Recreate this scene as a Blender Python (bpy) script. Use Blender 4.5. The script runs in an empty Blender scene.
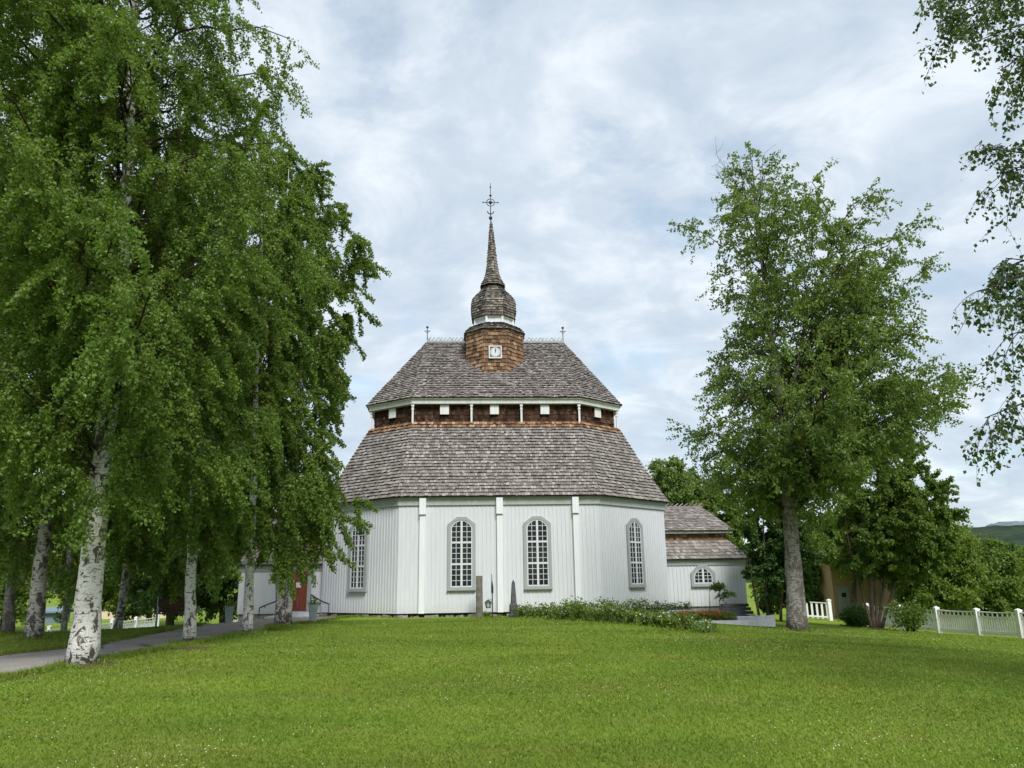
import bpy, math, random
import numpy as np
from mathutils import Matrix, Vector

# ------------------------------------------------------------------ camera, sky, sun, exposure
R = math.radians
scene = bpy.context.scene
COL = scene.collection
PITCH, ROLL, FPX, CAMZ = R(14.478), R(0.872), 769.0, 1.6

cam = bpy.data.cameras.new('camera')
cam.sensor_width = 36.0
cam.lens = FPX / 1024.0 * 36.0
cam.clip_start = 0.1
cam.clip_end = 12000.0
camo = bpy.data.objects.new('camera', cam)
COL.objects.link(camo)
camo.matrix_world = (Matrix.Translation((0, 0, CAMZ)) @ Matrix.Rotation(R(90) + PITCH, 4, 'X')
                     @ Matrix.Rotation(-ROLL, 4, 'Z'))
scene.camera = camo

SUN_EL, SUN_AZ = R(48), R(163)            # azimuth clockwise from +Y: behind the camera, to its right
world = bpy.data.worlds.new("World")
scene.world = world
world.use_nodes = True


def build_world():
    nt = world.node_tree
    nt.nodes.clear()
    N, L = nt.nodes.new, nt.links.new
    out = N('ShaderNodeOutputWorld')
    bg = N('ShaderNodeBackground')
    bg.inputs['Strength'].default_value = 0.1
    sky = N('ShaderNodeTexSky')
    sky.sky_type = 'NISHITA'
    sky.sun_disc = False
    sky.sun_elevation = SUN_EL
    sky.sun_rotation = SUN_AZ
    sky.air_density = 1.0
    sky.dust_density = 1.2
    tc = N('ShaderNodeTexCoord')
    sep = N('ShaderNodeSeparateXYZ')
    L(tc.outputs['Generated'], sep.inputs[0])

    def M(op, a, b=None, c=None):
        n = N('ShaderNodeMath')
        n.operation = op
        for i, v in enumerate((a, b, c)):
            if v is None:
                continue
            if isinstance(v, (int, float)):
                n.inputs[i].default_value = v
            else:
                L(v, n.inputs[i])
        return n.outputs[0]
    h = M('ADD', M('MAXIMUM', sep.outputs['Z'], 0.0), 0.30)
    comb = N('ShaderNodeCombineXYZ')
    L(M('DIVIDE', sep.outputs['X'], h), comb.inputs[0])
    L(M('DIVIDE', sep.outputs['Y'], h), comb.inputs[1])

    def noise(scale, detail, rough, off, dist=0.0, sc=(1, 1, 1)):
        mp = N('ShaderNodeMapping')
        mp.inputs['Location'].default_value = off
        mp.inputs['Scale'].default_value = sc
        L(comb.outputs[0], mp.inputs[0])
        n = N('ShaderNodeTexNoise')
        n.inputs['Scale'].default_value = scale
        n.inputs['Detail'].default_value = detail
        n.inputs['Roughness'].default_value = rough
        n.inputs['Distortion'].default_value = dist
        L(mp.outputs[0], n.inputs['Vector'])
        return n.outputs['Fac']

    def ramp(v, *stops):
        r = N('ShaderNodeValToRGB')
        e = r.color_ramp.elements
        while len(e) < len(stops):
            e.new(0.5)
        for i, (p, c) in enumerate(stops):
            e[i].position = p
            e[i].color = c if len(c) == 4 else (*c, 1)
        L(v, r.inputs[0])
        return r.outputs['Color']
    cover = ramp(noise(2.6, 10, 0.6, (3.1, 1.7, 0.4), 0.3), (0.27, (0, 0, 0)), (0.46, (1, 1, 1)))
    shade = ramp(noise(5.2, 10, 0.58, (7.7, 4.2, 2.0), 0.35, (1.0, 1.1, 1)),
                 (0.34, (4.15, 4.9, 5.75)), (0.50, (4.95, 5.6, 6.35)), (0.65, (6.4, 6.9, 7.45)))
    tint = N('ShaderNodeMixRGB')
    tint.blend_type = 'MULTIPLY'
    tint.inputs[0].default_value = 1.0
    L(sky.outputs[0], tint.inputs[1])
    tint.inputs[2].default_value = (1.7, 1.75, 1.5, 1)
    mix = N('ShaderNodeMixRGB')
    L(M('ADD', M('MULTIPLY', cover, 0.80), 0.15), mix.inputs[0])
    L(tint.outputs[0], mix.inputs[1])
    L(shade, mix.inputs[2])
    L(mix.outputs[0], bg.inputs['Color'])
    L(bg.outputs[0], out.inputs['Surface'])


build_world()
sun = bpy.data.lights.new('sun', 'SUN')
sun.energy = 2.9
sun.angle = R(18)
sun.color = (1.0, 0.98, 0.95)
suno = bpy.data.objects.new('sun', sun)
COL.objects.link(suno)
sd = Vector((math.sin(SUN_AZ) * math.cos(SUN_EL), math.cos(SUN_AZ) * math.cos(SUN_EL), math.sin(SUN_EL)))
suno.rotation_euler = (-sd).to_track_quat('-Z', 'Y').to_euler()

scene.view_settings.view_transform = 'Standard'
scene.view_settings.look = 'None'
scene.view_settings.exposure = 0.50
scene.view_settings.gamma = 1.0
scene.view_settings.use_curve_mapping = False
scene.render.engine = 'CYCLES'
cy = scene.cycles
cy.max_bounces = 8
cy.diffuse_bounces = 5
cy.glossy_bounces = 2
cy.transmission_bounces = 6
cy.transparent_max_bounces = 4
cy.caustics_reflective = False
cy.caustics_refractive = False
cy.use_adaptive_sampling = True
cy.adaptive_threshold = 0.015
cy.use_denoising = True
cy.denoiser = 'OPENIMAGEDENOISE'

rng = np.random.default_rng(11)
random.seed(4)

# ------------------------------------------------------------------ from the photograph to the place
_c, _s = math.cos(PITCH), math.sin(PITCH)


def ray(px, py):
    a, b = px - 512.0, 384.0 - py
    cr, sr = math.cos(ROLL), math.sin(ROLL)
    X, Y = a * cr + b * sr, -a * sr + b * cr
    return np.array([X, FPX * _c - Y * _s, FPX * _s + Y * _c])


def at(px, py, Y):
    d = ray(px, py)
    return np.array([0, 0, CAMZ]) + d * (Y / d[1])


def sst(a, b, x):
    t = np.clip((x - a) / (b - a), 0, 1)
    return t * t * (3 - 2 * t)


def ground(x, y):
    x = np.asarray(x, float)
    y = np.asarray(y, float)
    z = 0.42 * sst(3, 19, y) - 0.11 * sst(25, 30.5, y)
    xr = np.minimum(x, 60.0) - 4.5
    z = z - 0.07 * np.log1p(np.exp(np.clip(xr * 1.6, -30, 60))) / 1.6 * sst(2, 14, y)
    left = sst(-10.5, -13.6, x)
    z = z - left * 0.16 * np.clip(y - np.clip(20.5 + (x + 16.5) * 0.7, 20.5, 24), 0, 9.8)
    z = z - 0.03 * np.clip(y - 48, 0, 60) * (1 - left)
    z = z + 0.03 * np.sin(x * 0.45 + 1) * np.sin(y * 0.31) * sst(60, 20, y) * sst(2, 9, y)
    return z


def gz(x, y):
    return float(ground(x, y))


def gp(px, py):
    d = ray(px, py)
    t = 4.0 / d[1]
    for _ in range(4000):
        p = np.array([0, 0, CAMZ]) + d * t
        if p[2] <= gz(p[0], p[1]):
            break
        t += 0.02 / d[1]
    return p


# ------------------------------------------------------------------ mesh helpers
class MB:
    def __init__(self):
        self.V, self.F, self.n = [], [], 0

    def add(self, v, f, mat=0):
        v = np.asarray(v, float).reshape(-1, 3)
        f = np.asarray(f, int)
        self.V.append(v)
        self.F.append((f + self.n, mat))
        self.n += len(v)

    def more(self, f, mat=0, back=0):
        self.F.append((np.asarray(f, int) + self.n - back, mat))

    def poly(self, pts, mat=0):
        self.add(pts, [list(range(len(pts)))], mat)

    def box(self, c, s, mat=0, rot=None):
        x, y, z = np.array(s) / 2.0
        v = np.array([[-x, -y, -z], [x, -y, -z], [x, y, -z], [-x, y, -z], [-x, -y, z], [x, -y, z], [x, y, z], [-x, y, z]])
        if rot is not None:
            v = v @ np.array(rot).T
        self.add(v + np.array(c, float), [[3, 2, 1, 0], [4, 5, 6, 7], [0, 1, 5, 4], [1, 2, 6, 5], [2, 3, 7, 6], [3, 0, 4, 7]], mat)

    def bar(self, a, b, w, h, mat=0, up=(0, 0, 1)):
        a, b = np.array(a, float), np.array(b, float)
        d = b - a
        L = np.linalg.norm(d)
        d = d / L
        u = np.array(up, float)
        if abs(d @ u) > 0.95:
            u = np.array([1.0, 0, 0])
        s = np.cross(d, u)
        s /= np.linalg.norm(s)
        u = np.cross(s, d)
        self.box((a + b) / 2, (L, w, h), mat, np.stack([d, s, u], 1))

    def tube(self, pts, rad, sides=8, mat=0, cap=True, wob=0.0):
        pts = np.asarray(pts, float)
        n = len(pts)
        rad = np.broadcast_to(np.asarray(rad, float), (n,))
        t = np.gradient(pts, axis=0)
        t /= np.linalg.norm(t, axis=1)[:, None] + 1e-9
        ref = np.array([1.0, 0, 0]) if abs(t[0, 0]) < 0.8 else np.array([0, 1.0, 0])
        u = np.cross(t, ref)
        u /= np.linalg.norm(u, axis=1)[:, None] + 1e-9
        w = np.cross(t, u)
        a = np.arange(sides) * 2 * np.pi / sides
        r = rad[:, None] * (1 + wob * rng.normal(size=(n, sides)))
        v = pts[:, None] + r[..., None] * (np.cos(a)[None, :, None] * u[:, None] + np.sin(a)[None, :, None] * w[:, None])
        i = np.arange(n - 1)[:, None] * sides
        j = np.arange(sides)[None]
        k = (np.arange(sides)[None] + 1) % sides
        f = np.stack([i + j, i + k, i + sides + k, i + sides + j], -1).reshape(-1, 4)
        self.add(v.reshape(-1, 3), f, mat)
        if cap:
            self.more([list(range(sides - 1, -1, -1))], mat, self.n - (self.n - n * sides))
            self.more([list(range(sides))], mat, sides)

    def lathe(self, prof, sides=12, c=(0, 0, 0), mat=0, phase=0.0):
        prof = np.asarray(prof, float)
        a = np.arange(sides) * 2 * np.pi / sides + phase
        v = np.stack([prof[:, 0, None] * np.cos(a), prof[:, 0, None] * np.sin(a), np.repeat(prof[:, 1, None], sides, 1)], -1)
        n = len(prof)
        i = np.arange(n - 1)[:, None] * sides
        j = np.arange(sides)[None]
        k = (j + 1) % sides
        f = np.stack([i + j, i + k, i + sides + k, i + sides + j], -1).reshape(-1, 4)
        self.add(v.reshape(-1, 3) + np.array(c, float), f, mat)
        self.more([list(range(sides - 1, -1, -1))], mat, n * sides)
        self.more([list(range(sides))], mat, sides)

    def build(self, name, mats, parent=None, loc=None, smooth=False):
        me = bpy.data.meshes.new(name)
        V = np.concatenate(self.V) if self.V else np.zeros((0, 3))
        loops, starts, mi, tot = [], [], [], 0
        for f, m in self.F:
            k = f.shape[1]
            loops.append(f.ravel())
            starts.append(tot + np.arange(len(f)) * k)
            mi.append(np.full(len(f), m))
            tot += f.size
        loops = np.concatenate(loops)
        starts = np.concatenate(starts)
        mi = np.concatenate(mi)
        me.vertices.add(len(V))
        me.vertices.foreach_set('co', V.astype(np.float32).ravel())
        me.loops.add(len(loops))
        me.loops.foreach_set('vertex_index', loops.astype(np.int32))
        me.polygons.add(len(starts))
        me.polygons.foreach_set('loop_start', starts.astype(np.int32))
        mats = mats if isinstance(mats, (list, tuple)) else [mats]
        for m in mats:
            me.materials.append(m)
        me.polygons.foreach_set('material_index', mi.astype(np.int32))
        me.polygons.foreach_set('use_smooth', np.full(len(starts), smooth))
        me.update(calc_edges=True)
        me.validate()
        o = bpy.data.objects.new(name, me)
        COL.objects.link(o)
        if parent is not None:
            o.parent = parent
        if loc is not None:
            o.location = loc
        return o


def tag(o, label=None, cat=None, group=None, kind=None):
    if label:
        o['label'] = label
    if cat:
        o['category'] = cat
    if group:
        o['group'] = group
    if kind:
        o['kind'] = kind
    return o


def thing(name, loc, label, cat, group=None, rz=0.0):
    o = bpy.data.objects.new(name, None)
    o.empty_display_size = 0.2
    COL.objects.link(o)
    o.location = [float(v) for v in loc]
    o.rotation_euler = (0, 0, rz)
    return tag(o, label, cat, group)


# ------------------------------------------------------------------ materials
def mat(name, fn):
    m = bpy.data.materials.new(name)
    m.use_nodes = True
    nt = m.node_tree
    nt.nodes.clear()
    g = G(nt)
    fn(g)
    return m


class G:
    def __init__(self, nt):
        self.nt = nt

    def N(self, t, **kw):
        n = self.nt.nodes.new(t)
        for k, v in kw.items():
            setattr(n, k, v)
        return n

    def L(self, a, b):
        self.nt.links.new(a, b)

    def put(self, sock, v):
        if hasattr(v, 'is_output'):
            self.L(v, sock)
        elif isinstance(v, (tuple, list)) and len(v) == 3 and len(sock.default_value) == 4:
            sock.default_value = (*v, 1)
        else:
            sock.default_value = v

    def coord(self, kind='Object', scale=(1, 1, 1), loc=(0, 0, 0)):
        tc = self.N('ShaderNodeTexCoord')
        mp = self.N('ShaderNodeMapping')
        mp.inputs['Scale'].default_value = scale
        mp.inputs['Location'].default_value = loc
        self.L(tc.outputs[kind], mp.inputs[0])
        return mp.outputs[0]

    def noise(self, vec, scale, detail=4, rough=0.55, dist=0.0):
        n = self.N('ShaderNodeTexNoise')
        self.L(vec, n.inputs['Vector'])
        n.inputs['Scale'].default_value = scale
        n.inputs['Detail'].default_value = detail
        n.inputs['Roughness'].default_value = rough
        n.inputs['Distortion'].default_value = dist
        return n.outputs['Fac']

    def ramp(self, v, *stops, interp='LINEAR'):
        r = self.N('ShaderNodeValToRGB')
        r.color_ramp.interpolation = interp
        e = r.color_ramp.elements
        while len(e) < len(stops):
            e.new(0.5)
        for i, (p, c) in enumerate(stops):
            e[i].position = p
            c = (c, c, c) if isinstance(c, (int, float)) else c
            e[i].color = (*c, 1)
        self.L(v, r.inputs[0])
        return r.outputs['Color']

    def math(self, op, a, b=0.0):
        n = self.N('ShaderNodeMath', operation=op)
        self.put(n.inputs[0], a)
        self.put(n.inputs[1], b)
        return n.outputs[0]

    def mix(self, f, a, b, blend='MIX'):
        n = self.N('ShaderNodeMixRGB', blend_type=blend)
        self.put(n.inputs[0], f)
        self.put(n.inputs[1], a)
        self.put(n.inputs[2], b)
        return n.outputs[0]

    def island(self):
        return self.N('ShaderNodeNewGeometry').outputs['Random Per Island']

    def bump(self, h, strength=0.3, dist=0.02):
        b = self.N('ShaderNodeBump')
        b.inputs['Strength'].default_value = strength
        b.inputs['Distance'].default_value = dist
        self.L(h, b.inputs['Height'])
        return b.outputs[0]

    def out(self, shader):
        o = self.N('ShaderNodeOutputMaterial')
        self.L(shader, o.inputs['Surface'])

    def princ(self, color, rough=0.7, spec=0.3, metal=0.0, normal=None, end=True):
        p = self.N('ShaderNodeBsdfPrincipled')
        self.put(p.inputs['Base Color'], color)
        self.put(p.inputs['Roughness'], rough)
        p.inputs['Specular IOR Level'].default_value = spec
        p.inputs['Metallic'].default_value = metal
        if normal is not None:
            self.L(normal, p.inputs['Normal'])
        if end:
            self.out(p.outputs[0])
        return p.outputs[0]


def plain(name, c, rough=0.6, spec=0.3, metal=0.0, vary=0.12, scale=6.0):
    def fn(g):
        n = g.noise(g.coord(), scale, 5)
        lo = tuple(v * (1 - vary) for v in c)
        hi = tuple(min(1, v * (1 + vary)) for v in c)
        g.princ(g.ramp(n, (0.3, lo), (0.7, hi)), rough, spec, metal, g.bump(n, 0.15, 0.01))
    return mat(name, fn)


def leafy(name, dark, light, trans=0.35, spot=None):
    def fn(g):
        r = g.island()
        big = g.noise(g.coord(), 0.55, 3)
        col = g.ramp(r, (0.0, dark), (0.55, tuple((a + b) / 2 for a, b in zip(dark, light))), (1.0, light))
        col = g.mix(g.math('MULTIPLY', g.math('SUBTRACT', big, 0.42), 1.4), col,
                    (light[0] * 1.15, light[1] * 1.05, light[2] * 0.9), 'MIX')
        p = g.princ(col, 0.45, 0.35, end=False)
        t = g.N('ShaderNodeBsdfTranslucent')
        g.put(t.inputs[0], g.mix(1.0, col, (1.15, 1.1, 0.45), 'MULTIPLY'))
        m = g.N('ShaderNodeMixShader')
        m.inputs[0].default_value = trans
        g.L(p, m.inputs[1])
        g.L(t.outputs[0], m.inputs[2])
        g.out(m.outputs[0])
    return mat(name, fn)


def bark_white(name, white=(0.62, 0.60, 0.56), dark=(0.035, 0.03, 0.027), cover=0.5, base_h=0.55):
    def fn(g):
        v = g.coord('Object', (5, 5, 16))
        a = g.noise(v, 1.6, 5, 0.62, 0.6)
        v2 = g.coord('Object', (3.6, 3.6, 2.6), (3, 1, 7))
        b = g.noise(v2, 1.5, 6, 0.65, 1.0)
        v3 = g.coord('Object', (1, 1, 1))
        z = g.N('ShaderNodeSeparateXYZ')
        g.L(v3, z.inputs[0])
        low = g.math('MULTIPLY', g.math('SUBTRACT', 1.0, g.math('MINIMUM', g.math('DIVIDE', z.outputs[2], base_h), 1.0)), 0.06)
        m1 = g.ramp(g.math('ADD', a, low), (cover + 0.13, 0.0), (cover + 0.19, 1.0))
        m2 = g.ramp(g.math('ADD', b, low), (cover + 0.10, 0.0), (cover + 0.15, 1.0))
        m = g.math('MAXIMUM', m1, m2)
        f = g.noise(g.coord(), 40, 4)
        w = g.ramp(f, (0.3, tuple(x * 0.72 for x in white)), (0.65, white))
        d = g.ramp(f, (0.3, dark), (0.75, tuple(x * 2.6 for x in dark)))
        h = g.mix(m, f, g.math('MULTIPLY', f, 0.35))
        g.princ(g.mix(m, w, d), 0.75, 0.25, 0, g.bump(h, 0.7, 0.03))
    return mat(name, fn)


def shingle_mat(name, stops, moss=0.25, mosscol=(0.10, 0.10, 0.085)):
    def fn(g):
        r = g.island()
        col = g.ramp(r, *stops)
        grain = g.noise(g.coord('Object', (14, 14, 2)), 3.0, 4, 0.6)
        col = g.mix(0.35, col, g.ramp(grain, (0.3, 0.45), (0.7, 1.0)), 'MULTIPLY')
        big = g.noise(g.coord(), 0.8, 4, 0.6)
        col = g.mix(g.math('MULTIPLY', g.ramp(big, (0.48, 0.0), (0.7, 1.0)), moss), col, mosscol)
        g.princ(col, 0.85, 0.15, 0, g.bump(grain, 0.4, 0.01))
    return mat(name, fn)


M = {}
M['shingle'] = shingle_mat('weathered_shingle', ((0.0, (0.165, 0.142, 0.126)), (0.35, (0.235, 0.207, 0.187)),
                                                 (0.75, (0.29, 0.262, 0.241)), (1.0, (0.40, 0.373, 0.35))))
M['shingle_new'] = shingle_mat('newer_brown_shingle', ((0.0, (0.10, 0.057, 0.034)), (0.4, (0.20, 0.122, 0.076)),
                                                       (0.8, (0.33, 0.19, 0.11)), (1.0, (0.44, 0.30, 0.20))), 0.2, (0.12, 0.06, 0.035))
M['shingle_dark'] = shingle_mat('tarred_brown_shingle', ((0.0, (0.022, 0.012, 0.008)), (0.5, (0.055, 0.029, 0.017)),
                                                         (1.0, (0.125, 0.068, 0.04))), 0.2, (0.04, 0.022, 0.014))
M['spire_shingle'] = shingle_mat('spire_shingle', ((0.0, (0.06, 0.052, 0.045)), (0.4, (0.14, 0.122, 0.106)),
                                                   (0.8, (0.24, 0.212, 0.188)), (1.0, (0.34, 0.295, 0.255))))
M['batten_dark'] = plain('dark_roof_boards', (0.05, 0.04, 0.033), 0.9)  # roof backing boards, and the painted course shade on shingle butts


def white_fn(c, dirt):
    def fn(g):
        n = g.noise(g.coord('Object', (5, 5, 0.5)), 2.0, 5, 0.6)
        n2 = g.noise(g.coord(), 0.7, 4)
        col = g.ramp(n, (0.3, tuple(x * dirt for x in c)), (0.6, c))
        col = g.mix(0.25, col, g.ramp(n2, (0.3, 0.86), (0.7, 1.0)), 'MULTIPLY')
        sp = g.N('ShaderNodeSeparateXYZ')
        g.L(g.coord(), sp.inputs[0])
        st = g.noise(g.coord('Object', (7, 7, 0.35), (2, 5, 1)), 2.4, 4, 0.6)
        splash = g.math('MULTIPLY', g.ramp(g.math('ADD', sp.outputs[2], g.math('MULTIPLY', n2, 0.5)), (0.25, 1.0), (0.75, 0.0)), 0.35)
        col = g.mix(g.math('MULTIPLY', g.ramp(st, (0.56, 0.0), (0.72, 1.0)), 0.22), col, (0.50, 0.50, 0.46))
        col = g.mix(splash if 0.6 < c[0] < 0.7 else 0.0, col, (0.42, 0.42, 0.36))
        g.princ(col, 0.55, 0.3, 0, g.bump(n, 0.12, 0.01))
    return fn


M['white'] = mat('white_paint', white_fn((0.625, 0.640, 0.670), 0.94))
M['white_old'] = mat('worn_white_paint', white_fn((0.72, 0.72, 0.70), 0.82))
M['white_trim'] = mat('white_trim_paint', white_fn((0.75, 0.77, 0.79), 0.94))
M['pale_grey'] = mat('pale_grey_paint', white_fn((0.43, 0.45, 0.455), 0.9))
M['fence_paint'] = mat('white_fence_paint', white_fn((0.84, 0.84, 0.82), 0.9))
M['grey_paint'] = mat('grey_paint', white_fn((0.33, 0.355, 0.35), 0.88))
M['red_door'] = mat('red_door_paint', white_fn((0.21, 0.05, 0.026), 0.8))
M['iron'] = plain('dark_iron', (0.025, 0.025, 0.028), 0.5, 0.5)
M['dark'] = plain('dark_timber', (0.02, 0.017, 0.015), 0.9)


def glass_fn(g):
    n = g.noise(g.coord('Object', (1, 1, 1)), 2.2, 2)
    n2 = g.noise(g.coord('Object', (1, 1, 1), (4, 2, 9)), 1.3, 4)
    col = g.ramp(n2, (0.4, (0.006, 0.007, 0.008)), (0.7, (0.022, 0.027, 0.026)))
    g.princ(col, 0.04, 0.35, 0, g.bump(n, 0.06, 0.05))


M['glass'] = mat('window_glass', glass_fn)


def stone_fn(c0, c1, s):
    def fn(g):
        n = g.noise(g.coord(), s, 6, 0.65)
        n2 = g.noise(g.coord(), s * 6, 3, 0.6)
        col = g.ramp(n, (0.3, c0), (0.7, c1))
        col = g.mix(0.3, col, g.ramp(n2, (0.35, 0.5), (0.65, 1.0)), 'MULTIPLY')
        g.princ(col, 0.85, 0.2, 0, g.bump(n2, 0.5, 0.02))
    return fn


M['stone'] = mat('field_stone', stone_fn((0.16, 0.15, 0.14), (0.36, 0.34, 0.31), 3))
M['granite'] = mat('pale_granite', stone_fn((0.55, 0.55, 0.57), (0.74, 0.74, 0.76), 5))
M['stone_dark'] = mat('dark_granite', stone_fn((0.06, 0.062, 0.066), (0.13, 0.13, 0.135), 5))
M['stone_brown'] = mat('brown_stone', stone_fn((0.11, 0.10, 0.088), (0.23, 0.205, 0.18), 4))
M['slate'] = mat('dark_slate', stone_fn((0.05, 0.055, 0.065), (0.10, 0.105, 0.12), 5))


def gravel_fn(g):
    n = g.noise(g.coord(), 0.9, 5, 0.6)
    n2 = g.noise(g.coord(), 45, 3, 0.7)
    n3 = g.noise(g.coord('Object', (1, 1, 1), (5, 5, 5)), 2.8, 5, 0.7)
    col = g.ramp(n, (0.3, (0.27, 0.25, 0.225)), (0.7, (0.40, 0.375, 0.34)))
    col = g.mix(0.6, col, g.ramp(n2, (0.32, 0.35), (0.68, 1.25)), 'MULTIPLY')
    col = g.mix(g.ramp(n3, (0.60, 0.0), (0.74, 0.3)), col, (0.13, 0.13, 0.07))
    g.princ(col, 0.95, 0.1, 0, g.bump(n2, 0.8, 0.03))


M['gravel'] = mat('gravel', gravel_fn)


def lawn_fn(g):
    big = g.noise(g.coord('Object', (1, 1, 1)), 0.16, 5, 0.6)
    mid = g.noise(g.coord('Object', (0.55, 1.5, 1), (2, 9, 1)), 0.8, 6, 0.65)
    mow = g.noise(g.coord('Object', (0.10, 1.2, 1), (7, 3, 1)), 0.9, 3, 0.5)
    fine = g.noise(g.coord('Object', (1, 1, 1)), 28, 5, 0.75)
    col = g.ramp(mid, (0.28, (0.115, 0.185, 0.016)), (0.52, (0.160, 0.235, 0.022)), (0.74, (0.215, 0.285, 0.038)))
    col = g.mix(0.45, col, g.ramp(big, (0.3, (0.120, 0.200, 0.015)), (0.7, (0.215, 0.260, 0.032))))
    col = g.mix(0.35, col, g.ramp(mow, (0.38, 0.72), (0.6, 1.18)), 'MULTIPLY')
    col = g.mix(0.55, col, g.ramp(fine, (0.3, 0.35), (0.7, 1.45)), 'MULTIPLY')
    g.princ(col, 0.9, 0.1, 0, g.bump(g.mix(0.5, fine, mid), 0.7, 0.05))


M['lawn'] = mat('lawn', lawn_fn)


def blade_fn(g):
    r = g.island()
    big = g.noise(g.coord('Object'), 0.5, 4, 0.6)
    col = g.ramp(r, (0.0, (0.145, 0.228, 0.024)), (0.6, (0.182, 0.264, 0.032)), (1.0, (0.245, 0.310, 0.058)))
    col = g.mix(0.5, col, g.ramp(big, (0.34, (0.110, 0.205, 0.020)), (0.66, (0.232, 0.282, 0.042))))
    mow = g.noise(g.coord('Object', (0.22, 0.9, 1), (7, 3, 1)), 0.7, 5, 0.6)
    mid = g.noise(g.coord('Object', (0.7, 1.6, 1), (2, 9, 1)), 0.9, 6, 0.7)
    col = g.mix(0.8, col, g.ramp(mow, (0.36, 0.78), (0.62, 1.12)), 'MULTIPLY')
    col = g.mix(g.math('MULTIPLY', g.ramp(mid, (0.5, 0.0), (0.72, 1.0)), 0.6), col, (0.27, 0.27, 0.075))
    p = g.princ(col, 0.6, 0.2, end=False)
    t = g.N('ShaderNodeBsdfTranslucent')
    g.L(col, t.inputs[0])
    m = g.N('ShaderNodeMixShader')
    m.inputs[0].default_value = 0.3
    g.L(p, m.inputs[1])
    g.L(t.outputs[0], m.inputs[2])
    g.out(m.outputs[0])


M['blade'] = mat('grass_blades', blade_fn)
M['soil'] = plain('bare_soil', (0.10, 0.065, 0.04), 0.95, 0.1, vary=0.4, scale=20)
M['petal_white'] = plain('white_petals', (0.70, 0.71, 0.55), 0.7, 0.1)
M['petal_red'] = plain('red_petals', (0.46, 0.13, 0.05), 0.7, 0.1, vary=0.5, scale=9)
M['petal_pink'] = plain('pale_petals', (0.66, 0.60, 0.52), 0.7, 0.1)


def hill_fn(g):
    n = g.noise(g.coord('Object', (1, 1, 1)), 0.055, 5, 0.7)
    n2 = g.noise(g.coord('Object', (1, 1, 1)), 0.006, 4, 0.6)
    col = g.ramp(n, (0.38, (0.014, 0.027, 0.019)), (0.62, (0.045, 0.068, 0.042)))
    col = g.mix(0.5, col, g.ramp(n2, (0.4, (0.025, 0.042, 0.030)), (0.62, (0.055, 0.074, 0.046))))
    g.princ(col, 1.0, 0.0, 0, g.bump(n, 0.6, 4.0))


M['hill'] = mat('forest_hill', hill_fn)
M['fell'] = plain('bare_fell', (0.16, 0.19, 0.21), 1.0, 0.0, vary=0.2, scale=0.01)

BIRCH = leafy('birch_leaves', (0.082, 0.158, 0.026), (0.205, 0.296, 0.060), 0.48)
BIRCH2 = leafy('birch_leaves_lighter', (0.088, 0.158, 0.032), (0.215, 0.300, 0.080), 0.48)
DARKLEAF = leafy('dark_leaves', (0.038, 0.096, 0.022), (0.100, 0.180, 0.042), 0.4)
MIDLEAF = leafy('mid_leaves', (0.070, 0.138, 0.022), (0.175, 0.255, 0.048), 0.45)
WILLOW = leafy('yellow_green_leaves', (0.088, 0.156, 0.022), (0.205, 0.285, 0.050), 0.45)
NEARLEAF = leafy('near_birch_leaves', (0.040, 0.082, 0.024), (0.105, 0.170, 0.052), 0.4)
BARK = bark_white('birch_bark', (0.70, 0.675, 0.63), (0.05, 0.04, 0.034), 0.44, 0.3)
BARK_ROUGH = bark_white('rough_birch_bark', (0.52, 0.50, 0.465), (0.05, 0.043, 0.037), 0.42, 1.0)
BARK_GREY = bark_white('grey_birch_bark', (0.30, 0.28, 0.255), (0.065, 0.057, 0.05), 0.40, 0.8)
BARK_BROWN = plain('brown_bark', (0.085, 0.066, 0.05), 0.9, 0.1, vary=0.45, scale=14)
TWIG = plain('dark_twigs', (0.045, 0.034, 0.027), 0.9, 0.1, vary=0.3)

# ------------------------------------------------------------------ setting: ground, path, hills
def build_ground():
    xs = np.unique(np.concatenate([np.arange(-40, 40.01, 0.6), np.sign(np.linspace(-1, 1, 60)) * 40 * np.exp(np.abs(np.linspace(-4.6, 4.6, 60)))]))
    ys = np.unique(np.concatenate([np.arange(-6, 60.01, 0.6), 60 * np.exp(np.linspace(0.03, 4.3, 45)), -6 * np.exp(np.linspace(0.1, 4, 14))]))
    X, Y = np.meshgrid(xs, ys)
    V = np.stack([X, Y, ground(X, Y)], -1).reshape(-1, 3)
    nx = len(xs)
    i, j = np.meshgrid(np.arange(len(ys) - 1), np.arange(nx - 1), indexing='ij')
    a = (i * nx + j).ravel()
    m = MB()
    m.add(V, np.stack([a, a + 1, a + nx + 1, a + nx], 1))
    tag(m.build('lawn', M['lawn'], smooth=True), 'mown green lawn rising to the church', kind='structure')


build_ground()

PATH_R = [(-60, 697), (0, 680), (60, 668), (130, 655), (190, 645.5), (248, 633.5), (300, 623.5), (345, 617.5), (392, 615.6)]
PATH_L = [(-60, 664), (0, 655.5), (60, 649), (110, 642), (150, 634), (200, 625.5), (232, 620), (246, 616.5), (252, 614.6)]


def path_edges():
    a = [gp(*p)[:2] for p in PATH_R]
    b = [gp(*p)[:2] for p in PATH_L]

    def dens(e):
        e = np.array(e)
        t = np.linspace(0, len(e) - 1, 90)
        k = np.arange(len(e))
        return np.stack([np.interp(t, k, e[:, 0]), np.interp(t, k, e[:, 1])], 1)
    return dens(a), dens(b)


PA, PB = path_edges()


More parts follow.
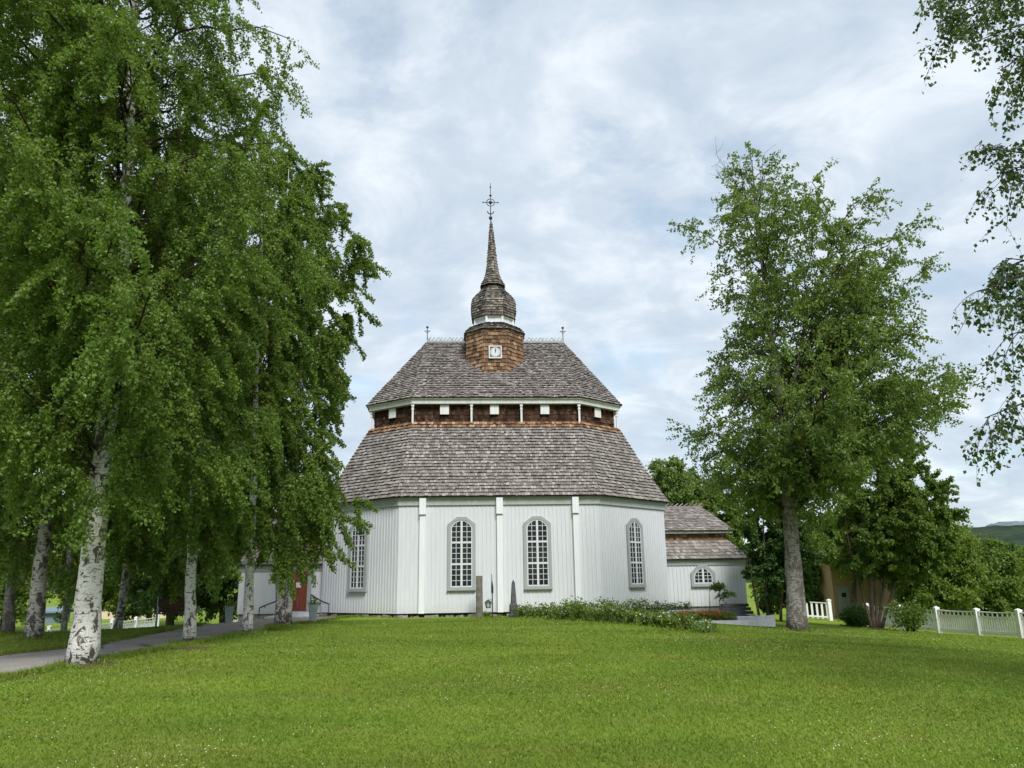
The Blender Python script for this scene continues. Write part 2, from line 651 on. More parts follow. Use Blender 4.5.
def build_path():
    jit = rng.normal(size=(90, 2)) * 0.05
    a, b = PA + jit, PB - jit[::-1]
    n = 12
    t = np.linspace(0, 1, n)[None, :, None]
    P = a[:, None] * (1 - t) + b[:, None] * t
    Z = ground(P[..., 0], P[..., 1]) + 0.008 + 0.02 * np.sin(np.linspace(0, np.pi, n))[None]
    V = np.concatenate([P, Z[..., None]], -1).reshape(-1, 3)
    i, j = np.meshgrid(np.arange(89), np.arange(n - 1), indexing='ij')
    k = (i * n + j).ravel()
    m = MB()
    m.add(V, np.stack([k, k + 1, k + n + 1, k + n], 1))
    # gravel forecourt in front of the door and along the left oblique wall
    q = [gp(252, 614.6)[:2], gp(392, 615.6)[:2]]
    w0, w1 = np.array([-14.0, 36.5]), np.array([-4.5, 32.6])
    g0 = np.stack([q[1] * (1 - s) + q[0] * s for s in np.linspace(0, 1, 16)])
    g1 = np.stack([w1 * (1 - s) + w0 * s for s in np.linspace(0, 1, 16)])
    t = np.linspace(0, 1, 8)[None, :, None]
    P = g0[:, None] * (1 - t) + g1[:, None] * t
    V = np.concatenate([P, (ground(P[..., 0], P[..., 1]) + 0.02)[..., None]], -1).reshape(-1, 3)
    i, j = np.meshgrid(np.arange(15), np.arange(7), indexing='ij')
    k = (i * 8 + j).ravel()
    m.add(V, np.stack([k, k + 1, k + 9, k + 8], 1))
    tag(m.build('path', M['gravel'], smooth=True), 'grey gravel path leading up to the red church door', kind='structure')


build_path()


def build_hills():
    def ridge(name, pts, y0, depth, m_, amp, seed, label):
        r = np.random.default_rng(seed)
        xs = np.linspace(pts[0][0], pts[-1][0], 260)
        h = np.interp(xs, [p[0] for p in pts], [p[1] for p in pts])
        for s in (40, 90, 200):
            h = h + amp * np.sin(xs / s * 3 + r.uniform(0, 6)) * s / 200
        rows = []
        for k, t in enumerate(np.linspace(0, 1, 26)):
            prof = math.sin(t * math.pi / 2) ** 0.9
            rough = r.normal(size=xs.shape) * amp * 0.22 * (0.4 + prof)
            rows.append(np.stack([xs + r.normal(size=xs.shape) * 2, np.full_like(xs, y0 + depth * t), -60 + (h + 60) * prof + rough], 1))
        back = rows[-1].copy()
        back[:, 1] += depth * 0.8
        back[:, 2] = -60
        rows.append(back)
        V = np.stack(rows)
        n = len(xs)
        i, j = np.meshgrid(np.arange(len(rows) - 1), np.arange(n - 1), indexing='ij')
        k = (i * n + j).ravel()
        m = MB()
        m.add(V.reshape(-1, 3), np.stack([k, k + 1, k + n + 1, k + n], 1))
        tag(m.build(name, m_, smooth=True), label, kind='structure')
    # crest heights from the photograph at 1900 m and at 6000 m
    def cr(px, py, Y):
        p = at(px, py, Y)
        return (p[0], p[2])
    ridge('hills', [(-2600, 70), (-900, 60), (0, 55), cr(700, 560, 1900), cr(900, 540, 1900), cr(965, 531, 1900), cr(1024, 525, 1900),
                    cr(1180, 512, 1900), (2900, 210)], 900, 1000, M['hill'], 5.0, 3, 'forested hill beyond the valley')
    ridge('mountain', [(300, 60), cr(930, 545, 6000), cr(1000, 523, 6000), cr(1024, 521, 6000), cr(1150, 516, 6000), (8000, 420)],
          4500, 1500, M['fell'], 10, 5, 'bare blue grey fell far behind the hill')


build_hills()

# ------------------------------------------------------------------ the church
CX, CY, CZ, CTH = -0.598, 32.0, 0.418, R(3.455)
church = thing('church', (CX, CY, CZ), 'white octagonal wooden church with grey shingled mansard roof and slender spire', 'church', rz=CTH)
_ct, _st = math.cos(CTH), math.sin(CTH)


def cl(px, py, yl):
    """pixel -> church-local (x, z) on the local plane y = yl"""
    d = ray(px, py)
    o = np.array([-CX, -CY, CAMZ - CZ])
    dl = np.array([d[0] * _ct + d[1] * _st, -d[0] * _st + d[1] * _ct, d[2]])
    ol = np.array([o[0] * _ct + o[1] * _st, -o[0] * _st + o[1] * _ct, o[2]])
    t = (yl - ol[1]) / dl[1]
    p = ol + dl * t
    return p[0], p[2]


def lw(x, y, z=0.0):
    """church-local -> world"""
    return np.array([CX + x * _ct - y * _st, CY + x * _st + y * _ct, CZ + z])


OUT = np.array([(-4.114, 0), (4.114, 0), (7.67, 3.2), (7.67, 8.8), (4.114, 12), (-4.114, 12), (-7.67, 8.8), (-7.67, 3.2)])
INN = np.array([(-3.76, 2.08), (3.76, 2.08), (5.78, 3.62), (5.78, 8.38), (3.76, 9.92), (-3.76, 9.92), (-5.78, 8.38), (-5.78, 3.62)])
ZE, ZK, ZC, ZR = 4.66, 8.17, 9.22, 13.22


def offset(P, o):
    P = np.asarray(P, float)
    n = len(P)
    out = []
    for i in range(n):
        a, b, c = P[i - 1], P[i], P[(i + 1) % n]
        e1, e2 = (b - a) / np.linalg.norm(b - a), (c - b) / np.linalg.norm(c - b)
        n1, n2 = np.array([e1[1], -e1[0]]), np.array([e2[1], -e2[0]])
        m = n1 + n2
        out.append(b + m * (o / (m @ n1)))
    return np.array(out)


def ring3(P, z):
    return np.concatenate([P, np.full((len(P), 1), z)], 1)


def skin(mb, rings, m=0):
    n = len(rings[0])
    V = np.concatenate(rings)
    F = [[k * n + i, k * n + (i + 1) % n, (k + 1) * n + (i + 1) % n, (k + 1) * n + i] for k in range(len(rings) - 1) for i in range(n)]
    mb.add(V, F, m)


def shingles(mb, p0, p1, p2, p3, expo=0.18, width=0.13, thick=0.026, m=0, rag=0.07, lift=0.0):
    """lay overlapping shingles on the face p0 p1 (bottom) p2 p3 (top)"""
    p0, p1, p2, p3 = [np.array(p, float) for p in (p0, p1, p2, p3)]
    Lv = np.linalg.norm((p2 + p3) / 2 - (p0 + p1) / 2)
    nrm = np.cross(p1 - p0, (p2 + p3) / 2 - (p0 + p1) / 2)
    nrm /= np.linalg.norm(nrm)
    nc = max(1, int(round(Lv / expo)))
    W0, W1 = np.linalg.norm(p1 - p0), np.linalg.norm(p2 - p3)

    def pt(u, v):
        return ((1 - v) * ((1 - u) * p0 + u * p1) + v * ((1 - u) * p3 + u * p2))
    A, Q, T = [], [], []
    for j in range(nc):
        v0, v1 = j / nc, min(1.0, (j + 1.25) / nc)
        w0, w1 = W0 + (W1 - W0) * v0, W0 + (W1 - W0) * v1
        if w0 < 0.03:
            continue
        k = max(1, int(round(w0 / width)))
        s = (np.arange(k + 2) - (k + 1) / 2 + (0.5 if j % 2 else 0.0)) * (w0 / k)
        s = s + rng.uniform(-0.22, 0.22, len(s)) * width
        s = np.unique(np.clip(s, -w0 / 2, w0 / 2))
        s[0], s[-1] = -w0 / 2, w0 / 2
        a, b = s[:-1], s[1:]
        ok = (b - a) > 0.02
        a, b = a[ok] + 0.005, b[ok] - 0.005
        vb = v0 + (rng.uniform(-rag, rag, len(a)) / nc if j else rng.uniform(-rag, 0, len(a)) / nc)
        ua, ub = a / w0 + 0.5, b / w0 + 0.5
        if w1 > 1e-3:
            ta, tb = np.clip(a / w1 + 0.5, 0, 1), np.clip(b / w1 + 0.5, 0, 1)
        else:
            ta = tb = np.full(len(a), 0.5)
        th = thick * rng.uniform(0.7, 1.35, len(a))
        bl, br = pt(ua[:, None], vb[:, None]), pt(ub[:, None], vb[:, None])
        tl, tr = pt(ta[:, None], np.full((len(a), 1), v1)), pt(tb[:, None], np.full((len(a), 1), v1))
        o = nrm[None] * (th[:, None] + lift)
        inn = nrm[None] * (lift + 0.001)
        V = np.stack([bl + o, br + o, tr + inn * 1.0 + nrm * 0.002, tl + inn + nrm * 0.002, bl + inn, br + inn], 1)
        A.append(V)
    V = np.concatenate(A)
    i = np.arange(len(V))[:, None] * 6
    mb.add(V.reshape(-1, 3), i + np.array([[0, 1, 2, 3]]), m)
    mb.more(i + np.array([[4, 5, 1, 0]]), 1, len(V) * 6)  # butt ends in the dark material paint the shade under each course
    mb.more(np.concatenate([i + np.array([[4, 0, 3]]), i + np.array([[5, 2, 1]])]), m, len(V) * 6)


def edge_frame(a, b):
    """face frame: origin, along, outward normal for the wall from a to b (outward on its right)"""
    a, b = np.array(a, float), np.array(b, float)
    e = (b - a) / np.linalg.norm(b - a)
    return a, e, np.array([e[1], -e[0]]), np.linalg.norm(b - a)


def battens(mb, a, b, z0, z1, m=0, step=0.17, skip=()):
    a, e, n, L = edge_frame(a, b)
    k = int(L / step)
    for i in range(1, k):
        s = L * i / k
        if any(lo < s < hi for lo, hi in skip):
            continue
        c = a + e * s + n * 0.010
        mb.box((c[0], c[1], (z0 + z1) / 2), (0.040, 0.022, z1 - z0), m, np.array([[e[0], -n[0], 0], [e[1], -n[1], 0], [0, 0, 1]]))


def church_walls():
    m = MB()
    skin(m, [ring3(OUT, 0.05), ring3(OUT, ZE - 0.05)])
    for i in range(8):
        a, b = OUT[i], OUT[(i + 1) % 8]
        battens(m, a, b, 0.05, ZE - 0.34)
    m.build('wall', M['white'], church)
    # rubble foundation and dark sill under the boards
    f = MB()
    o = offset(OUT, -0.10)
    skin(f, [ring3(o, -0.7), ring3(o, 0.06)], 1)
    o = offset(OUT, -0.02)
    for i in range(8):
        a, e, n, L = edge_frame(o[i], o[(i + 1) % 8])
        s = 0.1
        while s < L - 0.1:
            w = random.uniform(0.25, 0.75)
            h = random.uniform(0.16, 0.30)
            c = a + e * (s + w / 2) - n * 0.06
            v = np.array([[-1, -1, -1], [1, -1, -1], [1, 1, -1], [-1, 1, -1], [-.8, -.7, .7], [.8, -.75, .8], [.8, .7, .8], [-.8, .7, .7]]) * np.array([w * 0.48, 0.16, 0.25])
            v = v + rng.normal(size=v.shape) * 0.025
            Rm = np.array([[e[0], -n[0], 0], [e[1], -n[1], 0], [0, 0, 1]])
            f.add(v @ Rm.T + np.array([c[0], c[1], -0.29 + h * 0.35]), [[3, 2, 1, 0], [4, 5, 6, 7], [0, 1, 5, 4], [1, 2, 6, 5], [2, 3, 7, 6], [3, 0, 4, 7]], 0)
            s += w + random.uniform(0.02, 0.22)
    f.build('foundation', [M['stone'], M['dark']], church)
    # grey cornice boards below the eaves
    c = MB()
    skin(c, [ring3(offset(OUT, o), z) for o, z in ((0.0, ZE - 0.36), (0.07, ZE - 0.36), (0.09, ZE - 0.08), (0.13, ZE - 0.08), (0.13, ZE - 0.03), (0.0, ZE - 0.03))])
    c.build('cornice', M['pale_grey'], church)
    for s in (-3.14, 0.0, 3.14):
        p = MB()
        p.box((s, -0.08, (ZE - 0.75) / 2 + 0.02), (0.235, 0.15, ZE - 0.80))
        p.box((s, -0.11, ZE - 0.41), (0.27, 0.22, 0.66))
        p.build('pilaster', M['white_trim'], church)


church_walls()


def church_roofs():
    # lower roof, slightly bell shaped
    def lring(t, o=0.0):
        s = t + 0.055 * math.sin(math.pi * t) * (1 - t)
        P = offset(OUT, 0.24) * (1 - s) + offset(INN, 0.05) * s
        return ring3(P, (ZE - 0.02) * (1 - t) + (ZK + 0.05) * t)
    ts = np.linspace(0, 1, 5)
    rings = [lring(t) for t in ts]
    m = MB()
    skin(m, rings, 1)
    lo = ring3(offset(OUT, 0.05), ZE - 0.05)
    skin(m, [lo, rings[0]], 1)
    for k in range(4):
        for i in range(8):
            j = (i + 1) % 8
            top = k == 3
            if not top:
                shingles(m, rings[k][i], rings[k][j], rings[k + 1][j], rings[k + 1][i], 0.172, 0.12, 0.058, 0)
            else:
                mid0, mid1 = rings[k][i] * 0.34 + rings[k + 1][i] * 0.66, rings[k][j] * 0.34 + rings[k + 1][j] * 0.66
                shingles(m, rings[k][i], rings[k][j], mid1, mid0, 0.172, 0.12, 0.058, 0)
                shingles(m, mid0, mid1, rings[k + 1][j], rings[k + 1][i], 0.172, 0.12, 0.058, 2)
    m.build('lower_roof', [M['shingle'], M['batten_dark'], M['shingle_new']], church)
    # dark shingled band between the roofs
    k = MB()
    skin(k, [ring3(offset(INN, 0.06), ZK + 0.03), ring3(offset(INN, -0.16), ZK + 0.07), ring3(offset(INN, -0.13), ZC)], 1)
    for i in range(8):
        j = (i + 1) % 8
        a, b = ring3(offset(INN, -0.13), ZK + 0.04), ring3(offset(INN, -0.13), ZC - 0.1)
        shingles(k, a[i], a[j], b[j], b[i], 0.17, 0.15, 0.025, 0, 0.15, 0.004)
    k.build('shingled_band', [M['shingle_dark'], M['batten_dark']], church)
    # white cornice of the upper roof
    c = MB()
    skin(c, [ring3(offset(INN, o), z) for o, z in ((-0.15, ZC - 0.17), (0.13, ZC - 0.17), (0.15, ZC + 0.03), (0.22, ZC + 0.03), (0.22, ZC + 0.08), (-0.02, ZC + 0.08))])
    c.build('upper_cornice', M['white_old'], church)
    # posts that carry it, white hatches between them
    P = offset(INN, 0.03)
    spots = [P[i] for i in range(8)] + [np.array([s * 1.13 + 0.0, 2.08 - 0.03]) for s in (-1, 1)] + [np.array([s * 1.13, 9.92 + 0.03]) for s in (-1, 1)]
    for p in spots:
        q = MB()
        q.box((p[0], p[1], (ZK + ZC) / 2 - 0.14), (0.085, 0.085, ZC - ZK - 0.1))
        q.box((p[0], p[1], ZC - 0.25), (0.13, 0.13, 0.08))
        q.box((p[0], p[1], (ZK + ZC) / 2 + 0.1), (0.12, 0.12, 0.05))
        q.build('post', M['white_old'], church)
    hat = []
    for px, py in ((444.5, 410.5), (494.5, 411), (545, 409.5)):
        x, z = cl(px, py, 2.04)
        hat.append((np.array([x, 2.08]), np.array([1.0, 0]), np.array([0, -1.0])))
    for i in (1, 3, 5, 7):
        a, e, n, L = edge_frame(INN[i], INN[(i + 1) % 8])
        hat.append((a + e * L * 0.5, e, n))
    for c_, e, n in hat:
        h = MB()
        c2 = c_ - n * 0.02
        h.box((c2[0], c2[1], ZC - 0.20 - 0.22), (0.40, 0.05, 0.44), 0, np.array([[e[0], -n[0], 0], [e[1], -n[1], 0], [0, 0, 1]]))
        h.build('hatch', M['white_old'], church)
    # upper roof
    E = ring3(offset(INN, 0.26), ZC + 0.08)
    RL, RR = np.array([-3.38, 6, ZR]), np.array([3.66, 6, ZR])
    u = MB()
    tris = [(0, 1, RR, RL), (1, 2, RR, RR), (2, 3, RR, RR), (3, 4, RR, RR), (4, 5, RL, RR), (5, 6, RL, RL), (6, 7, RL, RL), (7, 0, RL, RL)]
    for a, b, p, q in tris:
        if p is q:
            u.add([E[a], E[b], p], [[0, 1, 2]], 1)
        else:
            u.add([E[a], E[b], p, q], [[0, 1, 2, 3]], 1)
        shingles(u, E[a], E[b], p, q, 0.172, 0.12, 0.058, 0)
    skin(u, [ring3(offset(INN, 0.18), ZC + 0.07), E], 1)
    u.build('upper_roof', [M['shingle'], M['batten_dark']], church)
    # cresting of crossed laths along the ridge
    r = MB()
    r.bar(RL + (0, 0, 0.04), RR + (0, 0, 0.04), 0.10, 0.10)
    n = 36
    for i in range(n):
        x0 = RL[0] + (RR[0] - RL[0]) * i / n
        x1 = RL[0] + (RR[0] - RL[0]) * (i + 1) / n
        r.bar((x0, 5.99, ZR + 0.06), (x1, 5.99, ZR + 0.27), 0.02, 0.045)
        if i % 3 == 0:
            r.bar((x1, 6.02, ZR + 0.06), (x0, 6.02, ZR + 0.27), 0.02, 0.045)
    r.build('ridge_crest', M['grey_paint'], church)
    for p in (RL, RR):
        f = MB()
        f.tube([p, p + (0, 0, 0.85)], 0.022, 6)
        f.lathe([(0.0, -0.07), (0.06, -0.035), (0.07, 0), (0.06, 0.035), (0, 0.07)], 8, p + (0, 0, 0.82))
        f.bar(p + (-0.16, 0, 0.62), p + (0.16, 0, 0.62), 0.02, 0.025)
        f.bar(p + (0.0, 0, 0.50), p + (0.12, 0, 0.62), 0.02, 0.02)
        f.bar(p + (0.0, 0, 0.50), p + (-0.12, 0, 0.62), 0.02, 0.02)
        f.build('finial', M['iron'], church)


church_roofs()


def oct_ring(r, z, c):
    a = np.arange(8) * np.pi / 4 - np.pi / 2 - np.pi / 8
    k = 1 / math.cos(np.pi / 8)
    return np.stack([c[0] + r * k * np.cos(a), c[1] + r * k * np.sin(a), np.full(8, z)], 1)


def church_spire():
    YT = 4.98
    def zz(py, px=494.0):
        return cl(px, py, YT)[1]
    x_base = cl(494.6, 355, YT)[0]
    x_top = cl(490.9, 219, YT)[0]
    z0, z1 = zz(355), zz(219)

    def c_at(z):
        t = np.clip((z - z0) / (z1 - z0), 0, 1.15)
        return (x_base + (x_top - x_base) * t, YT)

    def hw(half_px, py):
        # half width in pixels -> metres at this height
        return cl(494 + half_px, py, YT)[0] - cl(494, py, YT)[0]
    def body(name, prof, mats, shingled, expo=0.17, width=0.16, m=0):
        rings = [oct_ring(r, z, c_at(z)) for r, z in prof]
        b = MB()
        skin(b, rings, 1)
        b.poly(rings[-1], 1)
        if shingled:
            for k in range(len(rings) - 1):
                if abs(prof[k][1] - prof[k + 1][1]) + abs(prof[k][0] - prof[k + 1][0]) < 0.07:
                    continue
                for i in range(8):
                    j = (i + 1) % 8
                    if prof[k][1] <= prof[k + 1][1]:
                        shingles(b, rings[k][i], rings[k][j], rings[k + 1][j], rings[k + 1][i], expo, width, 0.045, 0, 0.10)
        return b.build(name, mats, church)
    zs = zz(337.5)
    rb = hw(28.0, 345)
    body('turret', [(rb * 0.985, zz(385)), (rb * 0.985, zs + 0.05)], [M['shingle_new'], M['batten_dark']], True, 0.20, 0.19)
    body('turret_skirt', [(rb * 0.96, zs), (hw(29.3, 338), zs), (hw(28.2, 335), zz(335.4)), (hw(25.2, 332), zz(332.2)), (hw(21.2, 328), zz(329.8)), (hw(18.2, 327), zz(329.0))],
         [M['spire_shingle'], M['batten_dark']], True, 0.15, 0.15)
    z_l0, z_l1 = zz(329.6), zz(321.5)
    rl = hw(18.4, 322)
    l = body('lantern', [(rl, z_l0 - 0.1), (rl, z_l1 + 0.1)], [M['white'], M['white']], False)
    rr = [oct_ring(rl + 0.015, z, c_at(z)) for z in (z_l0, z_l1)]
    t = MB()
    for i in range(8):
        t.bar(rr[0][i], rr[1][i], 0.10, 0.10)
        j = (i + 1) % 8
        t.bar(rr[1][i] - (0, 0, 0.05), rr[1][j] - (0, 0, 0.05), 0.05, 0.09)
        t.bar(rr[0][i] + (0, 0, 0.05), rr[0][j] + (0, 0, 0.05), 0.05, 0.09)
    t.build('lantern_frame', M['white_old'], l)
    on = [(18.2, 320.4), (21.2, 321.2), (22.2, 314), (22.2, 307), (21.0, 302.5), (18.0, 298.5), (14.2, 294.5), (11.0, 290.5), (9.0, 287.6), (8.6, 286.0)]
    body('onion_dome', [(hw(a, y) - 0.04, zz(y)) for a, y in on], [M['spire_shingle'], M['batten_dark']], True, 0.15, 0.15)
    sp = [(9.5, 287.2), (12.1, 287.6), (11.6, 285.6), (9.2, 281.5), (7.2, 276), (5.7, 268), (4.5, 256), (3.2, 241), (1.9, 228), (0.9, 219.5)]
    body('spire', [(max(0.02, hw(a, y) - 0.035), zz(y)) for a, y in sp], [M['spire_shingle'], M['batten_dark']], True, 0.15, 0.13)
    # wrought iron cross with ring, crescent and ball
    k = MB()
    Z = lambda py: zz(py, 491)
    x = c_at(Z(205))[0]

    def P(dx, py):
        return np.array([x + hw(dx, py), YT, Z(py)])
    k.tube([P(0, 220.5), P(0, 183)], [0.028, 0.016], 6)
    s = hw(1.9, 218)
    k.lathe([(0, -s), (s * .75, -s * .7), (s, 0), (s * .75, s * .7), (0, s)], 12, P(0, 218))
    rr_ = hw(3.9, 202.5)
    a = np.linspace(0, 2 * np.pi, 25)
    cz = P(0, 202.5)
    k.tube([cz + np.array([rr_ * math.cos(q), 0, rr_ * math.sin(q)]) for q in a], 0.022, 5, 0, False)
    k.tube([P(-8.2, 202.5), P(8.2, 202.5)], 0.022, 6)
    for dx in (-7.4, 7.4):
        q = P(dx, 202.5)
        k.lathe([(0, -.05), (.05, 0), (0, .05)], 6, q)
    k.lathe([(0, -.11), (.10, -.03), (.10, .03), (0, .11)], 8, cz)
    k.lathe([(0, -.09), (.08, 0), (0, .09)], 8, P(0, 195.6))
    k.lathe([(0, -.07), (.05, 0), (0, .09)], 8, P(0, 187.2))
    a = np.linspace(np.pi * 1.05, np.pi * 1.95, 12)
    k.tube([P(0, 211.0) + np.array([0.17 * math.cos(q), 0, 0.17 * math.sin(q)]) for q in a], 0.03, 5)
    k.build('spire_cross', M['iron'], church)
    # clock on the front of the turret
    yf = YT - rb * 0.985 - 0.05
    x0, zc = cl(495.2, 352.3, yf)
    h = 0.262
    c = MB()
    c.box((x0, yf - 0.02, zc), (2 * h, 0.06, 2 * h + 0.06), 1)
    for dx, dz, w, hh in ((0, h + 0.03, 2 * h + 0.10, 0.05), (0, -h - 0.03, 2 * h + 0.10, 0.05), (-h - 0.025, 0, 0.05, 2 * h + 0.01), (h + 0.025, 0, 0.05, 2 * h + 0.01)):
        c.box((x0 + dx, yf - 0.035, zc + dz), (w, 0.09, hh), 0)
    ck = c.build('clock', [M['white_old'], plain('clock_grey', (0.16, 0.165, 0.17), 0.7)], church)
    d = MB()
    a = np.linspace(0, 2 * np.pi, 33)[:-1]
    pts = [(x0 + 0.235 * math.cos(q), yf - 0.056, zc + 0.235 * math.sin(q)) for q in a]
    d.poly(pts, 0)
    for i in range(12):
        q = i * math.pi / 6
        d.bar((x0 + 0.17 * math.sin(q), yf - 0.060, zc + 0.17 * math.cos(q)), (x0 + 0.215 * math.sin(q), yf - 0.060, zc + 0.215 * math.cos(q)), 0.006, 0.018, 1, (0, 1, 0))
    d.build('dial', [M['white'], M['iron']], ck)
    e = MB()
    for q, L in ((R(3), 0.19), (R(20), 0.13)):
        e.bar((x0 - 0.03 * math.sin(q), yf - 0.068, zc - 0.03 * math.cos(q)), (x0 + L * math.sin(q), yf - 0.068, zc + L * math.cos(q)), 0.03, 0.006, 0, (0, 1, 0))
    e.build('clock_hand', M['iron'], ck)


church_spire()


def make_window(a, e, n, sx, z0, w, h, flat, chamf, sections, rows, parent=None):
    """round headed sash window on the wall plane through a along e (outward n); its foot is at (sx, z0)"""
    parent = parent or church

    def P(u, v, d):
        q = a + e * (sx + u) + n * d
        return (q[0], q[1], z0 + v)

    def ringx(mb, outer, inner, d0, d1, m):
        k = len(outer)
        V = [P(u, v, d) for d in (d0, d1) for u, v in outer] + [P(u, v, d) for d in (d0, d1) for u, v in inner]
        F = []
        for i in range(k):
            j = (i + 1) % k
            F.append([k + i, k + j, 3 * k + j, 3 * k + i])
            F.append([i, j, k + j, k + i])
            F.append([2 * k + j, 2 * k + i, 3 * k + i, 3 * k + j])
        mb.add(V, F, m)

    def arch(hw, bot, top, fl, ch):
        # bottom right, up, chamfered and rounded head, down
        return [(-hw, bot), (hw, bot), (hw, top - ch), (hw * 0.90, top - ch * 0.72), ((hw + fl) * 0.5, top - ch * 0.30), (fl, top - ch * 0.03),
                (-fl, top - ch * 0.03), (-(hw + fl) * 0.5, top - ch * 0.30), (-hw * 0.90, top - ch * 0.72), (-hw, top - ch)]
    H = w / 2

    def straight(hw, bot, top, fl, ch):
        def lerp(p, q, t):
            return (p[0] + (q[0] - p[0]) * t, p[1] + (q[1] - p[1]) * t)
        A, B = (hw, top - ch), (fl, top)
        C, D = (-fl, top), (-hw, top - ch)
        return [(-hw, bot), (hw, bot), A, lerp(A, B, .33), lerp(A, B, .66), B, C, lerp(C, D, .33), lerp(C, D, .66), D]
    cw = 0.132
    outer = straight(H, 0, h, flat, chamf)
    inner = arch(H - cw, cw, h - cw * 0.95, flat * 0.62, chamf * 0.98)
    c = MB()
    ringx(c, outer, inner, 0.0, 0.085, 0)
    c.box(P(0, 0.03, 0.06), (w + 0.02, 0.14, 0.06), 0, np.array([[e[0], -n[0], 0], [e[1], -n[1], 0], [0, 0, 1]]))
    win = c.build('window', M['grey_paint'], parent)
    s = MB()
    in2 = arch(H - cw - 0.045, cw + 0.045, h - cw * 0.95 - 0.045, flat * 0.52, chamf * 0.93)
    ringx(s, inner, in2, 0.02, 0.066, 0)
    Rm = np.array([[e[0], -n[0], 0], [e[1], -n[1], 0], [0, 0, 1]])
    gw, gb, gt = H - cw - 0.04, cw + 0.04, h - cw * 0.95 - 0.045

    def vtop(u):
        u = abs(u)
        xs = [p[0] for p in in2[2:6]][::-1]
        ys = [p[1] for p in in2[2:6]][::-1]
        return float(np.interp(u, xs, ys)) if u > xs[0] else gt

    def uwid(v):
        ys = [p[1] for p in in2[2:6]]
        xs = [p[0] for p in in2[2:6]]
        return float(np.interp(v, ys, xs)) if v > ys[0] else gw
    s.box(P(0, (gb + gt) / 2, 0.047), (0.085, 0.05, gt - gb), 0, Rm)
    for u in (-1, 1):
        uu = u * (gw + 0.04) / 2
        s.box(P(uu, (gb + vtop(uu)) / 2, 0.046), (0.021, 0.03, vtop(uu) - gb), 0, Rm)
    hh = (gt - gb) / sections
    for q in range(sections):
        if q:
            s.box(P(0, gb + hh * q, 0.046), (2 * gw, 0.056, 0.075), 0, Rm)
        for k in range(1, rows):
            v = gb + hh * q + hh * k / rows
            s.box(P(0, v, 0.044), (2 * uwid(v) + 0.02, 0.028, 0.020), 0, Rm)
    s.build('sash', M['white'], win)
    g = MB()
    g.poly([P(u, v, 0.034) for u, v in in2])
    g.build('pane', M['glass'], win)
    return win


def church_windows():
    ax = np.array([0.0, 0.0])
    ex, nx = np.array([1.0, 0]), np.array([0, -1.0])
    xl, zsill = cl(461.5, 590.5, 0)
    xl2, ztop = cl(461.0, 517, 0)
    xr, _ = cl(538.3, 590, 0)
    h = ztop - zsill
    for x in (xl, xr):
        make_window(ax, ex, nx, x, zsill, 1.14, h, 0.19, 0.29, 3, 4)
    for i in (1, 3, 5, 7):
        a, e, n, L = edge_frame(OUT[i], OUT[(i + 1) % 8])
        make_window(a, e, n, L * (0.50), zsill, 1.14, h, 0.19, 0.29, 3, 4)
    for x in (-xl, -xr):
        make_window(np.array([0, 12.0]), -ex, -nx, x, zsill, 1.14, h, 0.19, 0.29, 3, 4)


church_windows()


